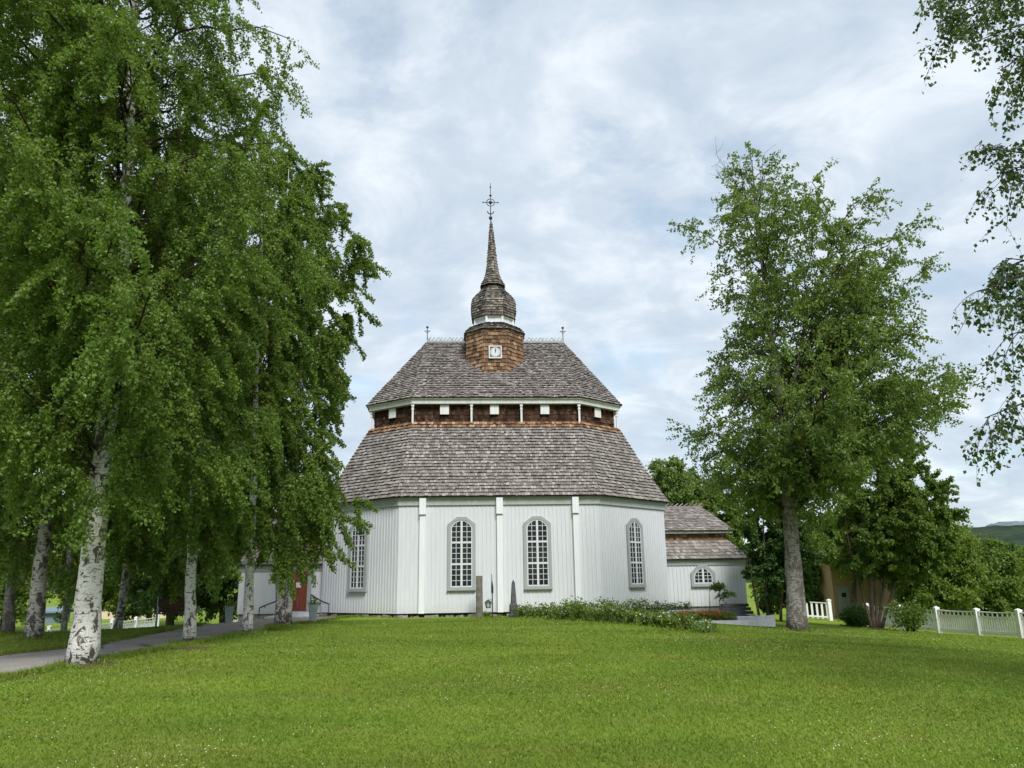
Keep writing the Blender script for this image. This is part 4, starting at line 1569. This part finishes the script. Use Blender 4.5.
def shrub(name, label, cat, x, y, h, rad, n, leaf, lm, seed, group=None, flowers=0, fm=None, fsize=0.03, stems=9, upright=0.6, ball=False, low=0.15):
    r = np.random.default_rng(seed)
    b = np.array([x, y, gz(x, y)])
    root = thing(name, b, label, cat, group)
    w = MB()
    P = []
    ends = []
    for i in range(stems):
        ph = i * 2.4 + r.normal() * 0.3
        q = rad * math.sqrt((i + 0.5) / stems)
        hh = h * r.uniform(0.75, 1.05) * (math.sqrt(max(0.05, 1 - (q / (rad * 1.15)) ** 2)) if ball else 1)
        e = np.array([q * math.cos(ph), q * math.sin(ph), hh])
        s = np.array([0.25 * e[0], 0.25 * e[1], -0.02])
        B = bez(s, np.array([e[0] * upright * 0.7, e[1] * upright * 0.7, hh * 0.55]), e, 6)
        w.tube(B, np.linspace(0.010, 0.004, 6), 4, 0, False)
        k = n // stems
        t = r.uniform(low, 1, k) ** 0.8
        Q = np.stack([np.interp(t, np.linspace(0, 1, 6), B[:, j]) for j in range(3)], 1)
        Q = Q + r.normal(size=Q.shape) * rad * np.array([0.24, 0.24, 0.12])
        Q[:, 2] = np.abs(Q[:, 2])
        P.append(Q)
        ends.append(e)
    w.build('stems', TWIG, root)
    m = MB()
    leaf_mesh(m, np.concatenate(P), leaf[0], leaf[1], 0.1, r=r)
    m.build('foliage', lm, root)
    if flowers:
        f = MB()
        A = np.concatenate(P)
        A = A[A[:, 2] > h * 0.45]
        A = A[r.integers(0, len(A), flowers)] + r.normal(size=(flowers, 3)) * 0.03 + np.array([0, 0, 0.02])
        for p in A:
            nn = unit(np.array([r.normal() * 0.4, -0.6 + r.normal() * 0.4, 0.8]))
            u = unit(np.cross(nn, [0.3, 1, 0.2]))
            v = np.cross(nn, u)
            a = np.arange(10) * 2 * np.pi / 10
            rr = fsize * (0.75 + 0.25 * np.cos(a * 5))
            ringp = p + np.outer(rr * np.cos(a), u) + np.outer(rr * np.sin(a), v)
            f.add(np.concatenate([[p - nn * fsize * 0.35], ringp]), [[0, 1 + i, 1 + (i + 1) % 10] for i in range(10)], 0)
        tag(f.build('blossoms', fm, root), kind='stuff')
    return root


def px_ground(px, py):
    p = gp(px, py)
    return p[0], p[1]


def small_plants():
    # the flowering row in front of the church
    GH = 'flowering shrubs in a row on the church lawn'
    a = [(522, 618.0), (531, 618.6), (540, 618.6), (550, 619.4), (559, 620), (568, 619.6), (578, 620.8), (588, 621), (598, 621.8), (609, 622.5), (620, 623.4), (632, 624.4), (645, 625.6), (658, 627), (672, 628.4), (688, 630.5), (705, 632.8)]
    r = np.random.default_rng(5)
    for i, p in enumerate(a):
        x, y = px_ground(*p)
        big = i in (1, 5, 6) or i >= 15
        h = (0.40 if i < 12 else 0.34) * r.uniform(0.7, 1.3) * (1.15 if big else 1)
        shrub('flowering_shrub', 'low leafy shrub with small pale flowers in the row before the white church', 'shrub', x, y, h, 0.34 * r.uniform(0.85, 1.2), int(380 * r.uniform(0.6, 1.4)),
              (0.075, 0.05), (MIDLEAF, BIRCH2, WILLOW)[i % 3], 200 + i, GH, 10 if 3 < i < 15 else 4, M['petal_pink'], 0.026, 12)
    b = [(575, 612.5), (590, 612.8), (606, 613), (622, 613), (638, 613.2), (654, 613.2), (668, 613), (682, 612)]
    GB2 = 'flowering plants close along the church wall'
    for i, p in enumerate(b):
        q = at(p[0], p[1], 29.5)
        shrub('wall_plant', 'upright pale-flowered plant growing close along the church foundation', 'plant', q[0], 29.6 - 0.25 * (i % 3), 0.55 * r.uniform(0.85, 1.2), 0.42, 520,
              (0.075, 0.045), MIDLEAF, 260 + i, GB2, 26, M['petal_pink'], 0.035, 12, low=0.05)
    x, y = px_ground(487, 616.6)
    shrub('small_bush', 'tiny yellow green tuft at the foot of the lantern pole', 'plant', x, y, 0.2, 0.22, 380, (0.06, 0.03), WILLOW, 290, stems=9)
    x, y = px_ground(858, 627)
    shrub('round_bush', 'dense dark green rounded bush under the multi-stemmed tree', 'bush', x, y, 0.86, 0.55, 9000, (0.075, 0.055), DARKLEAF, 291, stems=40, ball=True, low=0.1)
    x, y = px_ground(905, 632)
    shrub('arching_bush', 'loose arching green bush before the white fence, the fence showing through it', 'bush', x + 0.2, y, 0.95, 0.75, 1500, (0.095, 0.065), MIDLEAF, 292, None, 0, None, 0.034, 24)
    # two saplings before the annexe window
    for i, (px, py, top, lab) in enumerate(((709.5, 616, 577, 'left sapling with thin stem before the annexe window'), (719, 617, 583, 'right sapling, slightly shorter, beside its twin by the flower bed'))):
        Y = 27.3
        crown_tree('sapling', lab, 'sapling', Y, [[(px, py), (px + 0.3, (py + top) / 2), (px, top + 3)]], [(px - 2, top - 1), (px - 6, top + 7), (px - 5, top + 16), (px - 2, top + 20)],
                   [(px + 2, top - 1), (px + 7, top + 7), (px + 6, top + 16), (px + 2, top + 20)], 16, 420, (0.075, 0.055), BIRCH2, BARK_GREY, 0.022, None, 0.2, 0.2, 300 + i, 0.8, sub_step=0.1, twig_step=0.08, tipr=0.012, jit=0.02)


small_plants()


def memorial_bed():
    x0, y0 = px_ground(668, 630)
    x1, y1 = px_ground(781, 627)
    Yf = 24.6
    xl, xr = at(668, 625, Yf)[0], at(786, 625, Yf)[0]
    W, D = xr - xl, 2.3
    c = np.array([(xl + xr) / 2, Yf + D / 2, 0])
    zb = gz(c[0], Yf) - 0.16

    def outline(o, n=14):
        # rounded right end, squared left end
        pts = [(-W / 2 + o, -D / 2 + o)]
        rr = D / 2 - o
        for q in np.linspace(-np.pi / 2, np.pi / 2, n):
            pts.append((W / 2 - D / 2 + rr * math.cos(q), rr * math.sin(q)))
        pts.append((-W / 2 + o, D / 2 - o))
        return np.array(pts) + c[:2]
    root = thing('memorial_bed', (c[0], c[1], zb), 'raised flower bed with pale granite kerb and rounded right end', 'flower bed')
    off = np.array([c[0], c[1], zb])
    k = MB()
    A, B = outline(0.0), outline(0.24)
    H = 0.27
    z1 = np.full(len(A), H)
    out0, out1 = ring3(A, 0.0), ring3(A, H)
    in1, in0 = ring3(B, H), ring3(B, H - 0.2)
    lo = [np.array(v) - np.array([c[0], c[1], 0]) for v in (out0, out1, in1, in0)]
    skin(k, lo)
    k.build('kerb', M['granite'], root)
    s = MB()
    Bt = ring3(outline(0.22), H - 0.10) - np.array([c[0], c[1], 0])
    s.poly(Bt)
    s.build('soil', M['soil'], root)
    g = MB()
    for i, (px, py, w, d) in enumerate(((748, 621.5, 0.9, 0.6), (762, 621.0, 0.7, 0.6))):
        p = at(px, py, Yf + 0.75 + 0.3 * i)
        g.box((p[0] - c[0], p[1] - c[1], H + 0.02), (w, d, 0.12), 0, np.array(Matrix.Rotation(0.1 - 0.25 * i, 3, 'Z')))
    g.build('flat_stone', M['granite'], root)
    r = np.random.default_rng(9)
    n = 2600
    u = r.uniform(-W / 2 + 0.4, W / 2 - 1.35, n)
    v = r.uniform(-D / 2 + 0.35, D / 2 - 0.4, n)
    P = np.stack([u, v, H - 0.08 + r.uniform(0, 0.28, n)], 1)
    f = MB()
    leaf_mesh(f, P, 0.08, 0.05, -0.3, r=r)
    tag(f.build('bedding_leaves', MIDLEAF, root), kind='stuff')
    n = 420
    u = r.uniform(-W / 2 + 0.5, W / 2 - 1.6, n)
    v = r.uniform(-D / 2 + 0.4, D / 2 - 0.4, n)
    f = MB()
    for a, b in zip(u, v):
        h = H + 0.07 + r.uniform(0, 0.20)
        q = r.uniform(0.025, 0.045)
        t = np.arange(7) * 2 * np.pi / 7
        f.add(np.concatenate([[(a, b, h + q * 0.5)], np.stack([a + q * np.cos(t), b + q * np.sin(t), np.full(7, h) + r.normal(size=7) * 0.006], 1)]), [[0, 1 + i, 1 + (i + 1) % 7] for i in range(7)])
    tag(f.build('red_flowers', M['petal_red'], root), kind='stuff')
    # an older, lower slab bed behind it
    p = at(682, 614.5, 28.2)
    sb = MB()
    z = gz(p[0], 28.2)
    sb.box((0, 0, 0.16), (1.5, 0.7, 0.22))
    sb.box((0.1, 0, 0.30), (1.0, 0.5, 0.06), 0, np.array(Matrix.Rotation(0.08, 3, 'Z')))
    tag(sb.build('stone_slab', M['granite'], None, (p[0], 28.2, z)), 'low pale grey stone slab behind the left end of the flower bed', 'slab')


memorial_bed()


# ------------------------------------------------------------------ stones, lantern, bench, planters, steps
def monuments():
    x, y = px_ground(479.3, 616)
    y = 30.9
    p = at(479.3, 600, y)
    z = gz(p[0], y)
    h = at(479.3, 575.8, y)[2] - z
    m = MB()
    n = 14
    t = np.linspace(0, 1, n)
    rings = []
    for q in t:
        w = 0.135 - 0.012 * q + (0.03 if q < 0.05 else 0)
        a = np.arange(12) * np.pi / 6
        sq = np.maximum(np.abs(np.cos(a)), np.abs(np.sin(a)))
        rr = w / sq ** 0.7 * (1 + rng.normal(size=12) * 0.035)
        rings.append(np.stack([rr * np.cos(a), rr * np.sin(a) * 0.8, np.full(12, -0.1 + (h + 0.1) * q)], 1))
    skin(m, rings)
    m.poly(rings[-1])
    tag(m.build('standing_stone', M['stone_brown'], None, (p[0], y, z)), 'tall rough brown stone pillar standing before the left middle window', 'stone')
    y = 30.4
    p = at(513.6, 605, y)
    z = gz(p[0], y)
    H = at(513, 579.5, y)[2] - z
    m = MB()
    prof = [(0.20, -0.1), (0.195, 0.10), (0.16, 0.14), (0.15, 0.46), (0.13, 0.50), (0.105, 0.54), (0.06, H - 0.12), (0.0, H)]
    m.lathe([(r_ * 1.3, z_) for r_, z_ in prof], 4, (0, 0, 0), 0, np.pi / 4 + 0.2)
    tag(m.build('obelisk', M['stone_dark'], None, (p[0], y, z)), 'dark tapering stone obelisk before the middle pilaster', 'obelisk')
    y = 30.6
    p = at(492.4, 605, y)
    z = gz(p[0], y)
    root = thing('lantern_pole', (p[0], y, z), 'thin dark iron pole carrying a small hanging lantern', 'lantern')
    H = at(492, 574, y)[2] - z
    m = MB()
    m.tube([(0, 0, -0.1), (0, 0, H * 0.7), (-0.02, 0, H)], [0.022, 0.02, 0.008], 8)
    m.box((0.0, 0, H * 0.62), (0.09, 0.02, 0.20))
    m.add([(0.05, 0, H * 0.68), (-0.05, 0, H * 0.68), (-0.02, 0, H * 0.93), (0.05, 0.012, H * 0.68), (-0.05, 0.012, H * 0.68), (-0.02, 0.012, H * 0.93)],
          [[0, 1, 2], [3, 5, 4]])
    m.more([[0, 3, 4, 1], [1, 4, 5, 2], [2, 5, 3, 0]], 0, 6)
    m.tube([(0, 0, 0.62), (-0.08, 0, 0.70), (-0.17, 0, 0.68)], 0.012, 6)
    m.build('pole', M['iron'], root)
    l = MB()
    c = np.array([-0.16, 0, 0.36])
    l.lathe([(0.10, 0.0), (0.10, 0.02), (0.075, 0.03)], 6, c, 0)
    l.lathe([(0.145, 0.20), (0.13, 0.225), (0.05, 0.29), (0.02, 0.31)], 6, c, 0)
    for i in range(6):
        q = i * np.pi / 3
        l.tube([c + (0.085 * math.cos(q), 0.085 * math.sin(q), 0.02), c + (0.125 * math.cos(q), 0.125 * math.sin(q), 0.21)], 0.008, 4)
    la = l.build('lantern', M['iron'], root)
    g = MB()
    g.lathe([(0.075, 0.025), (0.115, 0.205)], 6, c, 0)
    g.build('pane', plain('lantern_glass', (0.42, 0.44, 0.45), 0.2, 0.5), la)


monuments()


def planter(px, py, top, w_px, lab, Y, tall):
    p = at(px, py, Y)
    z = gz(p[0], Y)
    h = at(px, top, Y)[2] - z
    w = w_px / FPX * Y * 1.03 / 2
    root = thing('planter', (p[0], Y, z), lab, 'planter', rz=0.4)
    m = MB()
    m.lathe([(w * 0.66, 0.0), (w, h), (w * 1.04, h), (w * 1.04, h + 0.02), (w * 0.88, h + 0.02), (w * 0.85, h - 0.08)], 4, (0, 0, 0), 0, np.pi / 4)
    m.build('tub', M['zinc'], root)
    r = np.random.default_rng(int(px))
    P = np.stack([r.normal(size=160) * w * 0.45, r.normal(size=160) * w * 0.45, h - 0.03 + r.uniform(0, 0.12, 160)], 1)
    f = MB()
    leaf_mesh(f, P, 0.09, 0.03, -0.3, r=r)
    k = MB()
    k.tube([(0, 0, h - 0.1), (0.01, 0.02, h + tall)], 0.012, 5)
    Q = np.stack([r.normal(size=60) * 0.05, r.normal(size=60) * 0.05, h + r.uniform(0.1, tall, 60)], 1)
    leaf_mesh(k, Q, 0.08, 0.03, -0.2, r=r)
    f.build('foliage', WILLOW, root)
    k.build('stalk', WILLOW, root)


M['zinc'] = plain('pale_zinc', (0.36, 0.40, 0.42), 0.5, 0.4, 0.2, 0.15, 3)
planter(228.5, 622, 606.5, 10.5, 'left tapered grey planter at the far side of the path, under dark trees', 28.0, 0.5)
planter(312.8, 620, 604.8, 11.5, 'right tapered grey planter standing just beside the red door', 28.5, 0.28)


def bench():
    Y = 26.5
    a, b = at(160, 620, Y), at(184, 620, Y)
    z = gz((a[0] + b[0]) / 2, Y)
    root = thing('garden_bench', ((a[0] + b[0]) / 2, Y, z), 'brown slatted garden bench with pale metal frame below dark trees', 'bench', rz=R(28))
    w = 1.05
    s = MB()
    for i in range(4):
        s.box((0, -0.20 + 0.12 * i, 0.43), (w, 0.095, 0.03))
    s.build('seat', M['bench_wood'], root)
    k = MB()
    for i in range(4):
        k.box((0, 0.24 + 0.03 * i, 0.52 + 0.115 * i), (w, 0.03, 0.10))
    k.build('backrest', M['bench_wood'], root)
    for x in (-w / 2 + 0.06, w / 2 - 0.06):
        f = MB()
        f.tube([(x, -0.24, 0), (x, -0.22, 0.40), (x, 0.2, 0.41), (x, 0.34, 0.95)], 0.02, 6)
        f.tube([(x, 0.30, 0), (x, 0.2, 0.41)], 0.02, 6)
        f.tube([(x, -0.24, 0.40), (x, -0.25, 0.64), (x, 0.25, 0.66)], 0.018, 6)
        f.build('frame', M['zinc'], root)


M['bench_wood'] = plain('brown_wood', (0.085, 0.05, 0.032), 0.7, 0.2, vary=0.3)
bench()


def annexe_steps():
    y = 35.0
    a, b = at(719, 611, y), at(752, 611, y)
    z = gz((a[0] + b[0]) / 2, y)
    m = MB()
    w = b[0] - a[0]
    top = at(735, 603.5, y)[2] - z
    n = 4
    for i in range(n):
        hh = top / n
        m.box((0, -0.05 - 0.14 * (n - 1 - i) + 0.12, hh * (i + 0.5)), (w - 0.1 * i, 0.30 + 0.02 * i, hh - 0.025))
    tag(m.build('slate_steps', M['slate'], None, (a[0] + w / 2, y, z)), 'dark grey stone steps against the right half of the white annexe wall', 'steps')


annexe_steps()


def lamp_post():
    Y = 23.8
    p = at(4.5, 632, Y)
    z = gz(p[0], Y)
    root = thing('lamp_post', (p[0], Y, z), 'black lamp post at the far left edge of the lawn', 'lamp post')
    m = MB()
    m.lathe([(0.11, -0.1), (0.11, 0.25), (0.075, 0.32), (0.06, 0.4), (0.055, 2.9), (0.09, 2.95), (0.05, 3.0)], 10)
    m.build('post', M['iron'], root)
    h = MB()
    h.lathe([(0.07, 3.0), (0.14, 3.05), (0.20, 3.38), (0.24, 3.40), (0.10, 3.55), (0.03, 3.62)], 8)
    h.build('lamp_head', M['iron'], root)


lamp_post()


# ------------------------------------------------------------------ fences
def fence(name, label, posts, h, gap, pick_w, post_w, sag=0.0, lattice=True, group=None, post_h=None):
    P = [np.array([x, y, gz(x, y)]) for x, y in posts]
    root = thing(name, P[0], label, 'fence', group)
    b = P[0]
    ph = post_h or h + 0.12
    for a, c in zip(P[:-1], P[1:]):
        m = MB()
        d = c - a
        L = np.linalg.norm(d[:2])
        e = d / L
        up = np.array([0, 0, 1.0])
        n = max(3, int(L / gap))
        S = lambda t: -sag * math.sin(math.pi * t)
        for t0, t1 in zip(np.linspace(0, 1, 7)[:-1], np.linspace(0, 1, 7)[1:]):
            A, C = a + d * t0, a + d * t1
            m.bar(A + up * (h + S(t0)) - b, C + up * (h + S(t1)) - b, 0.09, 0.035)
            if lattice:
                m.bar(A + up * (h - 0.16 + S(t0)) - b, C + up * (h - 0.16 + S(t1)) - b, 0.05, 0.05)
        m.bar(a + up * 0.16 - b, c + up * 0.16 - b, 0.05, 0.08)
        for i in range(n):
            t = (i + 0.5) / n
            q = a + d * t
            top = h + S(t) - 0.02
            m.bar(q + up * 0.06 - b, q + up * (top - (0.15 if lattice else 0)) - b, pick_w, 0.022, 0, np.cross(e, up))
            if lattice and i % 2 == 0:
                m.bar(q + up * (top - 0.15) - b, q + up * top - b, 0.045, 0.03, 0, np.cross(e, up))
        m.build('panel', M['fence_paint'], root)
    for q in P:
        m = MB()
        m.box(q - b + np.array([0, 0, ph / 2 - 0.1]), (post_w, post_w, ph + 0.2))
        m.box(q - b + np.array([0, 0, ph + 0.025]), (post_w * 1.22, post_w * 1.22, 0.05))
        m.add(np.array([[-1, -1, 0], [1, -1, 0], [1, 1, 0], [-1, 1, 0], [0, 0, 0.5]]) * post_w * 0.55 + q - b + np.array([0, 0, ph + 0.05]), [[0, 1, 4], [1, 2, 4], [2, 3, 4], [3, 0, 4]])
        m.build('post', M['fence_paint'], root)
    return root


def at_xy(px, py, Y):
    p = at(px, py, Y)
    return (p[0], p[1])


fence('picket_fence', 'white picket fence with capped posts along the right lawn edge below the hill',
      [at_xy(868, 622, 34.6), at_xy(902, 622, 32.8), at_xy(938, 622, 31.0), at_xy(978, 622, 29.2), at_xy(1020, 622, 27.5), at_xy(1064, 622, 26.0), at_xy(1114, 622, 24.5)],
      0.86, 0.098, 0.068, 0.15, 0.03, post_h=0.90)
fence('fence_gate', 'short piece of white slatted fence beside the tan brick house', [at_xy(800, 612, 41), at_xy(830, 612, 40.4)], 0.84, 0.22, 0.10, 0.16, 0.0, False)
fence('picket_fence', 'long white picket fence below the birches on the left', [at_xy(-30, 625, 32.5), at_xy(13, 625, 35.5), at_xy(50, 625, 38.6), at_xy(84, 625, 42), at_xy(112, 622, 45.5), at_xy(136, 620, 49), at_xy(158, 618, 52.5)],
      0.98, 0.2, 0.10, 0.15, 0.0, True)


# ------------------------------------------------------------------ houses behind the trees
def house(name, label, x0, x1, y0, depth, zb, h, roof_h, wall_m, roof_m, rz=0.0, door=None, windows=(), win_m=None):
    root = thing(name, ((x0 + x1) / 2, y0, zb), label, 'house', rz=rz)
    W = x1 - x0
    w = MB()
    P = np.array([(-W / 2, 0), (W / 2, 0), (W / 2, depth), (-W / 2, depth)])
    skin(w, [ring3(P, -0.8), ring3(P, h)])
    for s in (-1, 1):
        w.poly([(s * W / 2, 0, h), (s * W / 2, depth, h), (s * W / 2, depth / 2, h + roof_h)][::s])
    w.build('wall', wall_m, root)
    r = MB()
    o = 0.35
    k = roof_h / (depth / 2)
    for s in (0, 1):
        y_e = -o if s == 0 else depth + o
        A = [(-W / 2 - o, y_e, h - k * o), (W / 2 + o, y_e, h - k * o), (W / 2 + o, depth / 2, h + roof_h), (-W / 2 - o, depth / 2, h + roof_h)]
        B = [(x, y, z + 0.14) for x, y, z in A]
        r.add(A + B, [[0, 3, 2, 1], [4, 5, 6, 7], [0, 1, 5, 4], [1, 2, 6, 5], [2, 3, 7, 6], [3, 0, 4, 7]])
    r.build('roof', roof_m, root)
    if door:
        m = MB()
        m.box((door[0], -0.03, door[2] / 2), (door[1], 0.08, door[2]))
        d = m.build('door', win_m, root)
        g = MB()
        g.box((door[0], -0.075, door[2] * 0.76), (door[1] * 0.4, 0.012, door[2] * 0.12))
        g.build('door_window', M['glass'], d)
    for u, v, ww, hh in windows:
        m = MB()
        m.box((u, -0.02, v), (ww + 0.2, 0.06, hh + 0.2))
        f = m.build('window', M['white_old'], root)
        g = MB()
        for q in (-1, 1):
            g.box((u + q * ww / 4, -0.055, v), (ww / 2 - 0.06, 0.012, hh))
        g.build('pane', M['glass'], f)


def brick_fn(g):
    b = g.N('ShaderNodeTexBrick')
    g.L(g.coord('Object', (1, 1, 1)), b.inputs['Vector'])
    tc = g.N('ShaderNodeTexCoord')
    sep = g.N('ShaderNodeSeparateXYZ')
    g.L(tc.outputs['Object'], sep.inputs[0])
    cb = g.N('ShaderNodeCombineXYZ')
    g.L(g.math('ADD', sep.outputs[0], sep.outputs[1]), cb.inputs[0])
    g.L(sep.outputs[2], cb.inputs[1])
    g.L(cb.outputs[0], b.inputs['Vector'])
    b.inputs['Scale'].default_value = 4.0
    b.inputs['Color1'].default_value = (0.55, 0.38, 0.22, 1)
    b.inputs['Color2'].default_value = (0.46, 0.31, 0.18, 1)
    b.inputs['Mortar'].default_value = (0.38, 0.31, 0.22, 1)
    b.inputs['Mortar Size'].default_value = 0.02
    g.princ(b.outputs['Color'], 0.9, 0.1)


M['brick'] = mat('tan_brick', brick_fn)
M['roof_tile'] = plain('dark_roof_tiles', (0.09, 0.07, 0.06), 0.9, 0.1, vary=0.3, scale=4)
M['cream'] = plain('cream_render', (0.62, 0.50, 0.36), 0.9, 0.1)
M['blue_grey'] = plain('blue_grey_boards', (0.16, 0.21, 0.26), 0.8, 0.1)
a, b = at(834, 600, 46), at(926, 600, 46)
zb = gz((a[0] + b[0]) / 2, 46)
dx = at(844, 600, 46)[0] - (a[0] + b[0]) / 2
house('brick_house', 'low tan brick house with a narrow grey door, half hidden by trees', a[0], b[0], 46, 6.0, zb, 3.3, 1.0, M['brick'], M['roof_tile'], 0.0, (dx, 0.62, 1.95), [(1.4, 1.5, 0.9, 0.9)], M['zinc'])
a, b = at(92, 615, 78), at(168, 615, 78)
house('cream_house', 'cream rendered house seen far behind the birch trunks', a[0], b[0], 78, 8.0, gz(a[0], 78), 3.0, 2.2, M['cream'], M['roof_tile'], 0.0, None, [(-2.2, 1.5, 1.1, 1.1), (1.6, 1.5, 1.1, 1.1)], M['zinc'])
a, b = at(42, 621.5, 70), at(58, 621.5, 70)
house('garden_shed', 'small blue grey shed beyond the left picket fence', a[0], b[0], 70, 1.8, a[2], 0.8, 0.25, M['blue_grey'], M['blue_grey'])


# ------------------------------------------------------------------ grass and clover in the lawn
def in_poly(x, y, poly):
    ins = np.zeros(len(x), bool)
    n = len(poly)
    for i in range(n):
        x1, y1 = poly[i]
        x2, y2 = poly[(i + 1) % n]
        c = ((y1 > y) != (y2 > y)) & (x < (x2 - x1) * (y - y1) / (y2 - y1 + 1e-12) + x1)
        ins ^= c
    return ins


def scatter(n, r, r0=5.5, r1=31.0, power=-1.75, az=0.92):
    u = r.random(n)
    k = power + 2
    d = (r0 ** k + u * (r1 ** k - r0 ** k)) ** (1 / k)
    a = r.uniform(-az, az, n)
    x, y = d * np.sin(a), d * np.cos(a)
    keep = ~in_poly(x, y, np.concatenate([PA, PB[::-1]])) & (y < 30.5 - 0.02 * x)
    return x[keep], y[keep]


def grass():
    r = np.random.default_rng(33)
    x, y = scatter(950000, r)
    d = np.hypot(x, y)
    n = len(x)
    z = ground(x, y)
    h = r.uniform(0.014, 0.032, n) * (1 + 0.15 * np.sin(x * 1.3) * np.sin(y * 0.9))
    w = 0.0015 * d ** 0.75 * r.uniform(0.7, 1.4, n)
    a = r.uniform(0, 2 * np.pi, n)
    lean = r.normal(size=(n, 2)) * 0.022
    b0 = np.stack([x - np.cos(a) * w, y - np.sin(a) * w, z - 0.005], 1)
    b1 = np.stack([x + np.cos(a) * w, y + np.sin(a) * w, z - 0.005], 1)
    t = np.stack([x + lean[:, 0], y + lean[:, 1], z + h], 1)
    m = MB()
    m.add(np.stack([b0, b1, t], 1).reshape(-1, 3), np.arange(3 * n).reshape(n, 3))
    tag(m.build('grass', M['blade']), 'short mown grass of the lawn', 'grass', kind='stuff')
    # longer, unmown tufts at trunk feet, path edges, monuments and the church foot
    cx, cy_, sd = [], [], []
    for o in list(bpy.data.objects):
        if o.parent is None and o.get('category') in ('tree', 'sapling', 'bush', 'shrub', 'stone', 'obelisk', 'lantern', 'flower bed') and 8 < o.location.y < 36:
            k = 420 if o['category'] == 'tree' else 110
            q = r.uniform(0, 2 * np.pi, k)
            rad = {'tree': 0.24, 'bush': 0.5, 'shrub': 0.2, 'flower bed': 0.0}.get(o['category'], 0.14) + np.abs(r.normal(size=k)) * 0.12
            if o['category'] == 'flower bed':
                continue
            cx.append(o.location.x + rad * np.cos(q))
            cy_.append(o.location.y + rad * np.sin(q))
    for E_ in (PA, PB):
        t = r.uniform(0, 88.9, 9000)
        i0 = t.astype(int)
        P_ = E_[i0] * (1 - (t - i0))[:, None] + E_[i0 + 1] * (t - i0)[:, None] + r.normal(size=(9000, 2)) * np.array([0.10, 0.10])
        cx.append(P_[:, 0])
        cy_.append(P_[:, 1])
    for i0 in (7, 0, 1):
        a_, b_ = lw(*offset(OUT, 0.12)[i0]), lw(*offset(OUT, 0.12)[(i0 + 1) % 8])
        t = r.random(160)
        P_ = a_[None, :2] * (1 - t)[:, None] + b_[None, :2] * t[:, None] + r.normal(size=(160, 2)) * 0.08
        cx.append(P_[:, 0])
        cy_.append(P_[:, 1])
    x, y = np.concatenate(cx), np.concatenate(cy_)
    n = len(x)
    d = np.hypot(x, y)
    z = ground(x, y)
    h = r.uniform(0.03, 0.11, n)
    w = 0.0020 * d ** 0.75 * r.uniform(0.7, 1.3, n)
    a = r.uniform(0, 2 * np.pi, n)
    lean = r.normal(size=(n, 2)) * 0.035
    b0 = np.stack([x - np.cos(a) * w, y - np.sin(a) * w, z - 0.005], 1)
    b1 = np.stack([x + np.cos(a) * w, y + np.sin(a) * w, z - 0.005], 1)
    t = np.stack([x + lean[:, 0], y + lean[:, 1], z + h], 1)
    m = MB()
    m.add(np.stack([b0, b1, t], 1).reshape(-1, 3), np.arange(3 * n).reshape(n, 3))
    tag(m.build('grass_tufts', M['blade']), 'longer unmown grass tufts along edges and trunk feet', 'grass', kind='stuff')
    # white clover heads in loose patches
    x, y = scatter(24000, r, 5.5, 26.0, -1.3)
    f = np.sin(x * 0.8 + 1.3) * np.sin(y * 0.65 + 0.4) + 0.5 * np.sin(x * 2.1 - y * 1.4) + 0.9 * r.normal(size=len(x))
    k = f > 1.45
    x, y = x[k], y[k]
    n = len(x)
    z = ground(x, y) + r.uniform(0.025, 0.05, n)
    s = r.uniform(0.003, 0.006, n) * (1 + 0.03 * np.hypot(x, y))
    o = np.array([[1, 0, 0], [-1, 0, 0], [0, 1, 0], [0, -1, 0], [0, 0, 0.9], [0, 0, -0.7]])
    V = np.stack([x, y, z], 1)[:, None] + o[None] * s[:, None, None]
    F = np.array([[0, 2, 4], [2, 1, 4], [1, 3, 4], [3, 0, 4], [2, 0, 5], [1, 2, 5], [3, 1, 5], [0, 3, 5]])
    m = MB()
    m.add(V.reshape(-1, 3), (np.arange(n)[:, None, None] * 6 + F[None]).reshape(-1, 3))
    tag(m.build('clover_flowers', M['petal_white']), 'tiny white clover heads dotted over the lawn', 'clover', kind='stuff')
    # bare soil around the slim birch
    for px, py, rad in ((193, 648.5, 0.36), (86, 666, 0.4)):
        p = gp(px, py)
        q = np.linspace(0, 2 * np.pi, 25)[:-1]
        rr = rad * (1 + 0.25 * r.normal(size=24)).clip(0.5, 1.4)
        X = np.concatenate([[p[0]], p[0] + rr * np.cos(q)])
        Y_ = np.concatenate([[p[1]], p[1] + rr * np.sin(q) * 0.8])
        m = MB()
        Z = ground(X, Y_) + np.concatenate([[0.035], np.full(24, 0.006)])
        m.add(np.stack([X, Y_, Z], 1), [[0, 1 + i, 1 + (i + 1) % 24] for i in range(24)])
        tag(m.build('soil_patch', M['soil']), 'patch of bare brown soil at a birch foot', kind='structure')


grass()
